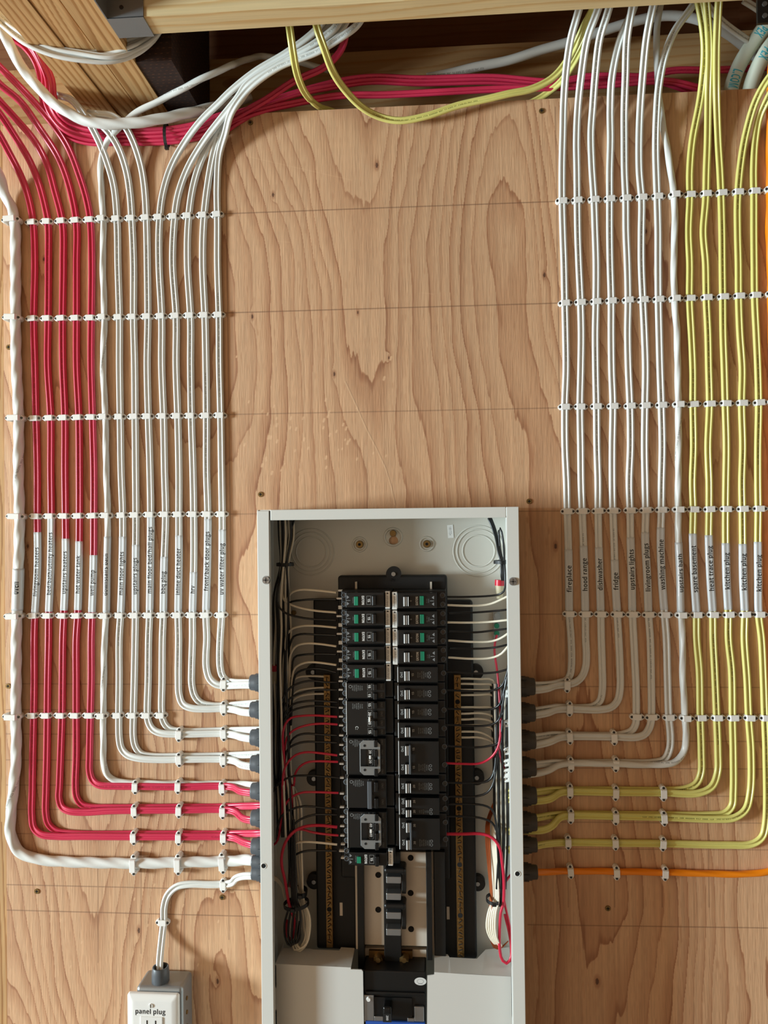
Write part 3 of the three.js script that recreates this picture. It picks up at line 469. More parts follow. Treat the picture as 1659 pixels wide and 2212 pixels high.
const bun = ['c1 -40,60,150 0,92,145 150,205,138 300,280,130 480,318,124 640,308,122 760,272,124 850,240,113 930,212,108 1000,150,106', 'c1 -40,85,152 0,118,146 150,240,140 300,318,132 500,352,124 700,338,120 830,296,120 920,255,109 990,215,106 1060,140,105', 'c1 -40,40,148 0,72,143 130,170,138 300,258,132 480,300,126 650,285,126 760,248,129 830,205,113 880,160,110', 'c1 -40,110,158 0,140,152 160,270,146 330,345,138 520,382,130 720,390,120 860,348,112 970,265,105 1030,180,102', 'c1 -40,75,158 0,105,152 160,220,146 320,300,138 500,336,132 720,362,126 860,322,114 985,240,107 1050,150,105'];
const bunW = ['second strand from the top', 'fourth strand from the top', 'top strand', 'lowest strand', 'middle strand'];
bun.forEach((s, i) => loose('white_cable', 'white flat cable sagging under the beam to the hanger, ' + bunW[i], 'cable', 'white', FLAT, s, { group: 'white cables looped under the beam', hint: V(0, .55, .83).normalize() }));
loose('yellow_cable', 'short yellow cable dropping from the joist behind the plywood edge', 'cable', 'yellow', FLAT, 'c2 355,60,108 372,180,104 395,340,92 422,480,66 475,600,32 560,682,-2 640,712,-20 760,760,-28 1100,800,-32 1500,790,-32 c3 40,700,-32 180,640,-28 255,590,-22 335,520,-10 405,420,4 465,310,18 515,190,36 555,70,54 580,-20,64', { group: 'yellow cables in the joist space' });
loose('yellow_cable', 'long yellow cable drooping in front of the plywood top edge', 'cable', 'yellow', FLAT, 'c2 530,60,108 546,170,106 590,300,97 650,460,74 730,580,52 840,690,34 950,748,22 1080,772,18 1250,742,18 1450,675,19 1640,632,20 c3 0,600,20 150,568,18 280,498,18 365,400,22 425,290,34 490,150,54 540,50,68 570,-40,78', { group: 'yellow cables in the joist space' });
loose('white_cable', 'thick glossy white round cable arching behind the fireplace cable', 'cable', 'white', lobes(.0072, 3, .06), 'c2 1250,500,-62 1400,470,-60 1560,430,-58 c3 0,385,-55 200,322,-52 380,272,-50 560,212,-46 780,142,-42 980,102,-40 1150,112,-40 1280,152,-42 1400,215,-46 1500,290,-50 1600,380,-54 1690,470,-58', { twist: 12 });
loose('white_cable', 'thin white cable falling from joist to the pipes', 'cable', 'white', FLAT, 'c3 1230,-20,30 1290,60,20 1380,150,4 1480,225,-10 1580,290,-24 1700,360,-36');
loose('white_cable', 'thin white cable behind the black bracket', 'cable', 'white', FLAT, 'c3 1500,0,20 1580,50,8 1660,110,-6 1740,190,-20');
{
  const s = ['c3 1780,40,20 1700,90,6 1640,170,-8 1560,280,-22 1475,420,-34 1425,560,-42 1405,700,-46', 'c3 1800,170,10 1720,240,0 1650,330,-12 1585,450,-24 1545,570,-34 1530,700,-40'];
  s.forEach((q, i) => { const g = thing('water_pipe', i ? 'plain translucent plastic water pipe behind the printed pipe' : 'translucent plastic water pipe with blue-green print bending down behind plywood', 'pipe', 'water pipes'); const pl = polyline(path(q), .008); part('pipe_wall', sweep(pl, circle(.0108, 20).map(([a, b]) => [-b * -1, -a]), { uLen: .22, u0: .1 }), M.pex, g); place(g); });
}
// ties on the overhead bundle
function tieRing(label, p, axis, rx, ry, w = .0046) {
  const g = thing('cable_tie', label, 'cable tie', 'black cable ties'); const n = 20, pts = [];
  const q = new THREE.Quaternion().setFromUnitVectors(ZA, axis);
  const ring = []; for (let i = 0; i <= n; i++) { const a = i / n * 2 * Math.PI; ring.push(V(rx * Math.cos(a), ry * Math.sin(a), 0)); }
  const pos = [], idx = [];
  ring.forEach(r => { const o = r.clone().multiplyScalar(1 + .0012 / Math.max(rx, ry)); for (const [b, z] of [[r, -w / 2], [o, -w / 2], [o, w / 2], [r, w / 2]]) pos.push(b.x, b.y, z); });
  for (let i = 0; i < n; i++) for (let j = 0; j < 4; j++) { const a = i * 4 + j, b = i * 4 + (j + 1) % 4; idx.push(a, a + 4, b, b, a + 4, b + 4); }
  const geo = new THREE.BufferGeometry(); geo.setAttribute('position', new THREE.Float32BufferAttribute(pos, 3)); geo.setIndex(idx); const gg = geo.toNonIndexed(); gg.computeVertexNormals(); gg.applyQuaternion(q); gg.translate(p.x, p.y, p.z);
  part('band', gg, M.tie, g); const hp = V(0, -ry - .002, 0).applyQuaternion(q).add(p); if (hp.z < p.z) hp.z = p.z + ry;
  part('lock_head', box(hp.x - .003, hp.x + .003, hp.y - .0025, hp.y + .0025, hp.z - .0025, hp.z + .0025, .0008), M.tie, g); return place(g);
}
tieRing('black cable tie around the pinkish red overhead bundle', P(360, 293, .010), XA, .0098, .0165);

// ---------------------------------------------------------------- the panel enclosure
const ZF = 0.100, ZB = 0.004, ZBR = 0.078;
const XL = (P(563, 1105, ZF).x + P(558, 2200, ZF).x) / 2, XR = (P(1122, 1100, ZF).x + P(1134, 2200, ZF).x) / 2, YT = P(843, 1098, ZF).y, YB = 0.62;
const FL = P(587, 1600, ZF).x - P(561, 1600, ZF).x, XLI = XL + FL, XRI = XR - FL, TS = 0.0016;
{
  const g = thing('breaker_box', 'tall open grey-white breaker panel box on the plywood', 'electrical panel');
  // back sheet with a keyhole slot cut in it
  const kc = P(850, 1168, ZB), kt = P(850, 1152, ZB);
  const bs = new THREE.Shape([[XL, YB], [XR, YB], [XR, YT], [XL, YT]].map(q => new THREE.Vector2(...q)));
  const kh = new THREE.Path(); const R = .0068, r = .0036; kh.moveTo(kc.x - r, kc.y + R * .85); kh.absarc(kc.x, kc.y, R, Math.PI - 1.05, Math.PI * 2 + 1.05, false); kh.lineTo(kc.x + r, kt.y); kh.absarc(kc.x, kt.y, r, 0, Math.PI, false); kh.closePath(); bs.holes.push(kh);
  const bg = new THREE.ExtrudeGeometry(bs, { depth: .003, bevelEnabled: false, curveSegments: 20 }); bg.translate(0, 0, ZB - .0032); const back = part('back_sheet', bg, M.panelIn, g);
  // pressed ring round the keyhole, dimples and knock-out rings
  const ringAt = (c, R0, t, name, mat = M.panelIn, seg = 56) => { const q = new THREE.TorusGeometry(R0, t, 6, seg); q.scale(1, 1, .7); q.translate(c.x, c.y, ZB); return part(name, q, mat, back); };
  ringAt(P(849, 1160, ZB), .0125, .0018, 'keyhole_boss');
  for (const [x, y] of [[777, 1176], [922, 1175]]) {
    const c = P(x, y, ZB); ringAt(c, .0098, .0016, 'dimple');
    part('mounting_screw', cyl(V(c.x, c.y, ZB + .002), ZA, .0058, .0048, .004, 16), M.screwGold, back); part('screw_recess', cyl(V(c.x, c.y, ZB + .004), ZA, .0022, .0022, .0006, 6), M.hole, back);
  }
  { const c = P(849, 1152, ZB); part('mounting_screw', cyl(V(c.x, c.y, ZB + .002), ZA, .005, .0042, .004, 16), M.screwGold, back); }
  for (const [x, y, rs] of [[672, 1192, [50, 42, 33]], [1034, 1190, [54, 46, 34]]]) for (const q of rs) ringAt(P(x, y, ZB), q / 1478, .0011, 'knockout_ring');
  // sides, folded front flanges
  part('side_wall', box(XL, XL + TS, YB, YT, ZB - .003, ZF), M.panel, g); part('side_wall', box(XR - TS, XR, YB, YT, ZB - .003, ZF), M.panel, g);
  part('top_wall', box(XL + TS, XR - TS, YT - TS, YT, ZB - .003, ZF - .001), M.panel, g); part('bottom_wall', box(XL + TS, XR - TS, YB, YB + TS, ZB - .003, ZF - .001), M.panel, g);
  const fl = part('front_flange', box(XL, XLI, YB, YT - .0012, ZF - .0018, ZF + .0006, .0008), M.panel, g); const fr = part('front_flange', box(XRI, XR, YB, YT, ZF - .0018, ZF + .0006, .0008), M.panel, g);
  part('flange_lip', box(XLI - TS, XLI, YB, YT - .012, ZF - .009, ZF - .0005), M.panel, fl); part('flange_lip', box(XRI, XRI + TS, YB, YT - .012, ZF - .012, ZF + .0004), M.panel, fr);
  const yf = P(843, 1121, ZF).y; const ft = part('top_flange', box(XLI + .0018, XRI - .0004, yf, YT, ZF - .0018, ZF + .0004, .0008), M.panel, g);
  part('flange_lip', box(XLI + .0018, XRI - .0004, yf, yf + TS, ZF - .008, ZF - .0005), M.panel, ft);
  const cross = (x, y, z, mat, parent) => { const c = P(x, y, z); const s = part('cover_screw', cyl(V(c.x, c.y, z + .0012), ZA, .006, .005, .0024, 20), M.steel, parent); return c; };
  for (const [x, y, f] of [[575, 1253, fl], [1108, 1256, fr]]) { const c = cross(x, y, ZF, null, f); part('screw_slot', mergeGeometries([box(c.x - .0036, c.x + .0036, c.y - .0008, c.y + .0008, ZF + .0022, ZF + .0027), box(c.x - .0008, c.x + .0008, c.y - .0036, c.y + .0036, ZF + .0022, ZF + .0027)]).rotateZ(0), M.darkgrey, f); }
  for (const [x, y, f] of [[570, 1870, fl], [1118, 1887, fr]]) { const c = P(x, y, ZF); part('screw_hole', cyl(V(c.x, c.y, ZF + .0004), ZA, .003, .003, .0006, 16), M.hole, f); const t = new THREE.TorusGeometry(.0036, .0007, 6, 20); t.translate(c.x, c.y, ZF + .0004); part('hole_rim', t, M.panel, f); }
  // small handwritten sticker on the back sheet
  { const c = P(973, 1148, ZB); const m = std('#ffffff', .5, { map: canvasTex(256, 96, (x, w, h) => { x.fillStyle = '#e9ebe8'; x.fillRect(0, 0, w, h); x.fillStyle = '#6c7078'; x.font = '54px sans-serif'; x.textBaseline = 'middle'; x.fillText('18172v', 30, 50); }) });
    const q = new THREE.PlaneGeometry(.019, .0085); q.rotateZ(-Math.PI / 2 + .06); q.translate(c.x, c.y, ZB + .0004); part('paper_sticker', q, m, back); }

  // black moulded interior: upper plate, long rails, ears
  const rail = (x0, y0, x1, y1, z0, z1, r = .004) => boxPx(x0, y0, x1, y1, z0, z1, r);
  const base = part('interior_base', rail(733, 1243, 970, 1900, .012, .030), M.blackMatt, g);
  const ear = (x, y, z = .016) => { const c = P(x, y, z); part('ear', cyl(V(c.x, c.y, z - .005), ZA, .0108, .0108, .01, 24), M.blackMatt, base); part('ear_screw', cyl(V(c.x, c.y, z + .0006), ZA, .0034, .003, .0022, 14), M.steel, base); };
  for (const [x, y] of [[676, 1452], [678, 1682], [678, 1905], [1028, 1452], [1030, 1680], [1032, 1909]]) ear(x, y);
  ear(850, 1240, .03);
  const rl = part('neutral_rail', rail(680, 1294, 768, 2052, .008, .024), M.blackMatt, base), rr2 = part('neutral_rail', rail(935, 1297, 1026, 2072, .008, .024), M.blackMatt, base);
  for (const [x, y0, y1] of [[769, 1257, 1276], [931, 1257, 1278]]) part('locating_rib', boxPx(x - 2, y0, x + 2, y1, .03, .036), M.plate, base);
  for (const [x, y0, y1, p] of [[737, 1950, 1978, rl], [964, 1501, 1527, rr2], [965, 1615, 1643, rr2], [968, 1845, 1872, rr2], [968, 1959, 1986, rr2]]) part('slot_window', boxPx(x - 3, y0, x + 3, y1, .0235, .0246), M.plate, p);
  // neutral bars with their rows of screws
  for (const [xa, xb, y0, y1, gap] of [[702, 716, 1458, 2047, [1964]], [984, 999, 1458, 2068, [1518, 1743, 1861, 1976]]]) {
    const bar = part('neutral_bar', boxPx(xa, y0, xb, y1, .024, .033, .0006), M.brass, base); const n = 50, cx = boxC(bar.geometry);
    const yt = P(850, y0, .033).y - .006, yb2 = P(850, y1, .033).y + .006;
    for (let i = 0; i < n; i++) {
      const y = yt + (yb2 - yt) * i / (n - 1); if (gap.some(q => Math.abs(P(850, q, .033).y - y) < .003)) { part('open_hole', cyl(V(cx.x, y, .0332), ZA, .0034, .0034, .0006, 12), M.hole, bar); continue; }
      part('terminal_screw', cyl(V(cx.x + rr(-.0006, .0006), y, .0338), ZA, .0034, .003, .0018, 10), M.brass, bar); const a = rr(0, 3.1); const s = box(-.0027, .0027, -.0006, .0006, 0, .0004); s.rotateZ(a); s.translate(cx.x, y, .0348); part('screw_slot', s, M.hole, bar);
    }
  }
  // bus section below the breakers
  const bus = part('bus_plate', boxPx(784, 1840, 921, 2042, .026, .034), M.plate, g);
  for (const [x, y] of [[817, 1890], [887, 1853], [887, 1929], [817, 1965], [888, 2007]]) part('plate_hole', cyl(P(x, y, .0342), ZA, .0042, .0042, .0006, 16), M.hole, bus);
  part('edge_strip', boxPx(768, 1870, 772, 2050, .03, .036), M.plate, g); part('edge_strip', boxPx(933, 1840, 937, 2062, .03, .036), M.plate, g);
  for (const [a, b] of [[772, 786], [921, 933], [938, 962]]) part('bus_rail', boxPx(a, 1840, b, a > 900 ? 2075 : 2095, .012, a === 938 ? .04 : .046, .001), M.black, g);
  const sup = part('bus_insulator', boxPx(829, 1840, 866, 2090, .034, .044, .001), M.black, g);
  for (const y of [1894, 1930, 1971, 2007]) part('bus_stab', boxPx(834, y, 866, y + 15, .04, .058, .0012), M.steel, sup);
  for (const y of [1876, 1953]) { part('stab_hood', boxPx(829, y, 877, y + 13, .034, .06, .004), M.black, sup); part('hood_leg', boxPx(868, y + 8, 877, y + 55, .034, .05, .001), M.black, sup); }
  // main lugs' bolts
  const lug = part('lug_plate', boxPx(786, 2050, 921, 2098, .024, .032), M.plate, g);
  for (const x of [817, 873]) { part('lug', boxPx(x - 20, 2054, x + 18, 2092, .032, .037), M.brass, lug); part('lug_bolt', cyl(P(x, 2072, .041), ZA, .0075, .007, .008, 6), M.screwGold, lug); part('lug_bolt_tip', cyl(P(x, 2072, .048), ZA, .0035, .0035, .007, 12), M.brass, lug); }
  // ground bar with green screws, beyond the yellow-side breakers
  const gb = part('ground_bar', boxPx(1066, 1322, 1080, 1385, .006, .014), M.steel, g); [1329, 1352, 1368].forEach((y, i) => part('ground_screw', cyl(P(1073, y, .016), ZA, .004, .0036, .004, 12), i ? M.green : M.steel, gb));
  part('ground_screw', cyl(P(634, 1324, .01), ZA, .004, .0036, .004, 12), M.screwGold, back);
  place(g);
}
function boxC(geo) { geo.computeBoundingBox(); return geo.boundingBox.getCenter(V()); }
// painted steel barrier covers below the bars
{
  const poly = (pts, z0, z1) => { const s = new THREE.Shape(pts.map(q => { const p = P(q[0], q[1], z1); return new THREE.Vector2(p.x, p.y); })); const g = new THREE.ExtrudeGeometry(s, { depth: z1 - z0, bevelEnabled: false }); g.translate(0, 0, z0); return g; };
  const slope = (top, bot, ref, zt, zb) => { // sloped plate in the plane through the front edge and one point of its far edge
    const b = bot.map(q => P(q[0], q[1], zb)), pl = new THREE.Plane().setFromCoplanarPoints(b[0], b[b.length - 1], P(ref[0], ref[1], zt));
    const t = top.map(q => { const d = ray(q[0], q[1]), r = new THREE.Ray(camera.position.clone(), d.clone().normalize()); return r.intersectPlane(pl, V()); });
    const pos = [], idx = [], n = t.length, q = pl.normal.clone().multiplyScalar(pl.normal.z > 0 ? -.0015 : .0015);
    for (const d of [0, 1]) { for (const p of t) pos.push(p.x + q.x * d, p.y + q.y * d, p.z + q.z * d); for (const p of b) pos.push(p.x + q.x * d, p.y + q.y * d, p.z + q.z * d); }
    for (let i = 0; i < n - 1; i++) { const a = i, c = n + i; idx.push(a, c, a + 1, a + 1, c, c + 1); const A = 2 * n + i, C = 3 * n + i; idx.push(A, A + 1, C, A + 1, C + 1, C); idx.push(a, a + 1, A, a + 1, A + 1, A); }
    const g = new THREE.BufferGeometry(); g.setAttribute('position', new THREE.Float32BufferAttribute(pos, 3)); g.setIndex(idx); const o = g.toNonIndexed(); o.computeVertexNormals(); return o;
  };
  const zc = .074;
  const a = thing('barrier_cover', 'pale grey steel barrier cover below the red-side neutral bar', 'cover plate', 'barrier covers');
  part('front_plate', poly([[594, 2082], [758, 2090], [758, 2094], [781, 2095], [784, 2099], [787, 2280], [590, 2280]], zc - .0016, zc), M.cover, a);
  part('sloped_top', slope([[611, 2048], [670, 2049], [677, 2051], [733, 2053], [737, 2046], [766, 2048]], [[594, 2082], [660, 2085], [668, 2086], [722, 2088], [728, 2088.5], [758, 2090]], [680, 2051], .04, zc), M.cover, a);
  part('side_fold', box(P(594, 2085, zc).x, P(594, 2085, zc).x + .0016, P(600, 2280, zc).y, P(594, 2085, zc).y, .02, zc), M.cover, a); place(a);
  const b = thing('barrier_cover', 'pale grey steel barrier cover below the yellow-side neutral bar', 'cover plate', 'barrier covers');
  part('front_plate', poly([[923, 2108], [938, 2106], [938, 2100], [1000, 2104], [1107, 2110], [1110, 2280], [922, 2280]], zc - .0016, zc), M.cover, b);
  part('sloped_top', slope([[938, 2060], [967, 2061], [971, 2068], [1030, 2071], [1049, 2051], [1100, 2046]], [[938, 2100], [968, 2102], [974, 2102], [1040, 2105.5], [1060, 2107], [1107, 2110]], [1000, 2068], .04, zc), M.cover, b);
  part('side_fold', box(P(1107, 2110, zc).x - .0016, P(1107, 2110, zc).x, P(1000, 2280, zc).y, P(1107, 2110, zc).y, .02, zc), M.cover, b); place(b);
}
// main breaker at the panel foot
{
  const g = thing('main_breaker', 'large black main breaker with its metal bracket below the bus bars', 'breaker'), z = .068;
  const body = part('body', boxPx(786, 2098, 921, 2330, .02, z, .002), M.black, g); part('upper_step', boxPx(790, 2062, 920, 2100, .02, .03, .001), M.black, g);
  part('ridge', boxPx(790, 2144, 918, 2150, z, z + .003, .001), M.black, body); part('handle_well', boxPx(806, 2155, 890, 2215, z, z + .002), M.blackGloss, body);
  const mk = std('#ffffff', .5, { map: canvasTex(128, 128, (x, w, h) => { x.fillStyle = '#1a1c1d'; x.fillRect(0, 0, w, h); x.fillStyle = '#c8c8c8'; x.font = 'bold 46px sans-serif'; x.textAlign = 'center'; x.textBaseline = 'middle'; x.translate(64, 64); x.rotate(Math.PI / 2); x.fillText('200', 0, 0); }) });
  const h = part('handle', boxPx(827, 2176, 846, 2208, z, z + .018, .003), M.blackGloss, g); const q = new THREE.PlaneGeometry(.0115, .0115), c = P(836.5, 2199, z + .0183); q.translate(c.x, c.y, c.z); part('rating_print', q, mk, h);
  const br = part('bracket', mergeGeometries([boxPx(786, 2150, 808, 2208, z, z + .004, .001), boxPx(808, 2196, 828, 2208, z, z + .004, .001)]), M.steel, g); part('rivet', cyl(P(796, 2159, z + .005), ZA, .0032, .0026, .002, 14), M.pale, br);
  part('bracket', mergeGeometries([boxPx(895, 2175, 916, 2208, z, z + .004, .001), boxPx(880, 2200, 896, 2208, z, z + .004, .001)]), M.steel, g);
  part('blue_label', boxPx(790, 2208, 918, 2230, z, z + .005), M.blue, g);
  const st = std('#ffffff', .5, { map: canvasTex(128, 128, (x, w, h) => { x.fillStyle = '#d5d6d3'; x.fillRect(0, 0, w, h); x.strokeStyle = '#777'; x.lineWidth = 4; x.beginPath(); x.arc(64, 64, 34, 0, 7); x.stroke(); x.fillStyle = '#888'; x.fillRect(40, 100, 48, 8); }) });
  const s = new THREE.CircleGeometry(.0082, 28), sc = P(908, 2120, z + .0006); s.scale(1, .65, 1); s.translate(sc.x, sc.y, sc.z); part('round_sticker', s, st, g); place(g);
}
// ---------------------------------------------------------------- breakers
// print sheet for the breaker faces: one column of lettering for each side
const PS = 3.2, PX0 = 730, PY0 = 1270, PWd = 244, PHt = 620;
const bkX = px => P(px, 1320, ZBR).x, bkY = py => P(850, py, ZBR).y;
const leftB = [], rightB = [];
for (let i = 0; i < 5; i++) leftB.push({ k: 'afci', y0: 1277 + i * 39.2, y1: 1316 + i * 39.2 });
leftB.push({ k: 'duplex', y0: 1473.5, y1: 1512, n: ['15', '15'] }, { k: 'quad', y0: 1513, y1: 1591, n: ['15', '20', '20', '15'] }, { k: 'quadclip', y0: 1593, y1: 1677, n: ['15', '20', '20', '15'] }, { k: 'double', y0: 1680, y1: 1750, n: ['20', '20'] }, { k: 'quadclip', y0: 1752, y1: 1836, n: ['15', '40', '40', '15'] }, { k: 'afci', y0: 1840, y1: 1874 });
for (let i = 0; i < 4; i++) rightB.push({ k: 'afci', y0: 1278.5 + i * 39.8, y1: 1318 + i * 39.8 });
for (let i = 0; i < 4; i++) rightB.push({ k: 'single', y0: 1438 + i * 40.1, y1: 1477.5 + i * 40.1, n: ['15'] });
rightB.push({ k: 'double', y0: 1598, y1: 1677, n: ['15', '15'] }, { k: 'single', y0: 1678, y1: 1718, n: ['20'] }, { k: 'duplex', y0: 1720, y1: 1763, n: ['20', '20'] }, { k: 'double', y0: 1764, y1: 1838, n: ['30', '30'] });
const printTex = canvasTex(Math.round(PWd * PS), Math.round(PHt * PS), (x, w, h) => {
  x.fillStyle = '#0c0d0d'; x.fillRect(0, 0, w, h); x.textAlign = 'center'; x.textBaseline = 'middle';
  const tx = (s, px, py, size, dir, col = '#e8e8e4', sx = 1, bold = true) => { x.save(); x.translate((px - PX0) * PS, (py - PY0) * PS); x.rotate(dir * Math.PI / 2); x.scale(sx, 1); x.font = (bold ? 'bold ' : '') + size * PS + 'px sans-serif'; x.fillStyle = col; x.fillText(s, 0, 0); x.restore(); };
  const rect = (px, py, a, b, col) => { x.strokeStyle = col; x.lineWidth = 1.6; x.strokeRect((px - PX0) * PS, (py - PY0) * PS, a * PS, b * PS); };
  const fine = (px, py, len, n, dir, col = '#8d9090') => { for (let i = 0; i < n; i++) { const l = len * (0.55 + 0.45 * hash(i, Math.round(py), 77)); let t = ''; for (let k = 0; k < 12; k++) t += 'ACEHNRSTIO48 '[Math.floor(hash(i * 13 + k, Math.round(px), 78) * 13)]; x.save(); x.translate((px + i * 4.1 - PX0) * PS, (py - PY0) * PS); x.rotate(dir * Math.PI / 2); x.font = 3.6 * PS + 'px sans-serif'; x.fillStyle = col; x.fillText(t, 0, 0, l * PS); x.restore(); } };
  const tri = (px, py, s, d, col) => { x.fillStyle = col; x.beginPath(); x.moveTo((px - PX0) * PS, (py - PY0 - s) * PS); x.lineTo((px - PX0) * PS, (py - PY0 + s) * PS); x.lineTo((px + d * s - PX0) * PS, (py - PY0) * PS); x.fill(); };
  for (const b of leftB) {
    const m = (b.y0 + b.y1) / 2, n = b.n ? b.n.length : 1, p = (b.y1 - b.y0) / n;
    if (b.k === 'afci') { tx('EATON', 784.5, m, 7.6, 1, '#f4f4f0', .8); tx('15', 797, m, 7, 1); rect(792.5, m - 9, 9, 18, '#b8bab8'); fine(763, m, 15, 2, 1); for (const s of [-7, 7]) tri(749.5, m + s, 4, 1.3, '#84888a'); x.fillStyle = '#84888a'; x.fillRect((748 - PX0) * PS, (m - .4 - PY0) * PS, 9 * PS, 1.2 * PS); }
    else {
      for (let i = 0; i < n; i++) { const y = b.y0 + p * (i + .5); tx(b.n[i], 796, y, 7.4, 1); tx('ON/I', 822, y, 5.6, 1, '#6f7272', .9, false); rect(792, y - p * .4, 9, p * .8, '#9a9c9a'); }
      if (b.k !== 'quad') { fine(760, b.y0 + 13, 16, 6, 1, '#a6a9a8'); x.strokeStyle = '#b5b8b8'; x.lineWidth = 2; x.beginPath(); x.arc((755 - PX0) * PS, (b.y0 + 10 - PY0) * PS, 3 * PS, 0, 7); x.stroke(); } else { fine(760, b.y0 + 13, 16, 6, 1, '#a6a9a8'); tx('C:', 768, b.y0 + 60, 9, 1, '#c2c4c2'); }
    }
  }
  for (const b of rightB) {
    const m = (b.y0 + b.y1) / 2, n = b.n ? b.n.length : 1, p = (b.y1 - b.y0) / n;
    if (b.k === 'afci') { tx('EATON', 901, m, 7.2, -1, '#e0e0dc', .8); tx('0', 888, m, 5.5, -1, '#b0b2b0'); fine(922, m, 15, 2, -1); for (const s of [-7, 7]) tri(938, m + s, 4, -1.3, '#84888a'); x.fillStyle = '#84888a'; x.fillRect((929 - PX0) * PS, (m - .4 - PY0) * PS, 9 * PS, 1.2 * PS); }
    else for (let i = 0; i < n; i++) {
      const y = b.y0 + p * (i + .5); tx('On/I', 866, y, 7.2, -1, '#d6d8d6', .85, false); tx(b.n[i], 890, y, 6.4, -1, '#c8cac8');
      if (i === n - 1 || b.k === 'single') { fine(901, y, p * .44, 6, -1, '#969a9a'); x.strokeStyle = '#a5a8a8'; x.lineWidth = 2; for (const s of [-4, 4]) { x.beginPath(); x.arc((926 - PX0) * PS, (y + s - PY0) * PS, 2.6 * PS, 0, 7); x.stroke(); } }
    }
  }
});
M.print = new THREE.MeshStandardMaterial({ color: '#ffffff', map: printTex, roughness: .4 });
M.strip = new THREE.MeshStandardMaterial({ color: '#ffffff', roughness: .5, map: canvasTex(64, 256, (x, w, h) => { x.fillStyle = '#e9e8e2'; x.fillRect(0, 0, w, h); x.fillStyle = '#6a6a66'; for (let i = 0; i < 26; i++) x.fillRect(14 + hash(i, 1, 3) * 12, 60 + i * 6.4, 10 + hash(i, 2, 3) * 20, 3); x.fillStyle = '#3a3a38'; x.fillRect(20, 14, 24, 22); }) });
function facePlate(x0, x1, y0, y1, z) {  // print side of a breaker, uv read from the print sheet
  const a = bkX(x0), b = bkX(x1), c = bkY(y0), d = bkY(y1), g = new THREE.PlaneGeometry(b - a, c - d); g.translate((a + b) / 2, (c + d) / 2, z);
  const p = g.attributes.position, uv = g.attributes.uv;
  for (let i = 0; i < p.count; i++) { const px = p.getX(i) < (a + b) / 2 ? x0 : x1, py = p.getY(i) > (c + d) / 2 ? y0 : y1; uv.setXY(i, (px - PX0) / PWd, 1 - (py - PY0) / PHt); }
  return g;
}
const bb = (x0, x1, y0, y1, z0, z1, r) => box(bkX(x0), bkX(x1), bkY(y1), bkY(y0), z0, z1, r);
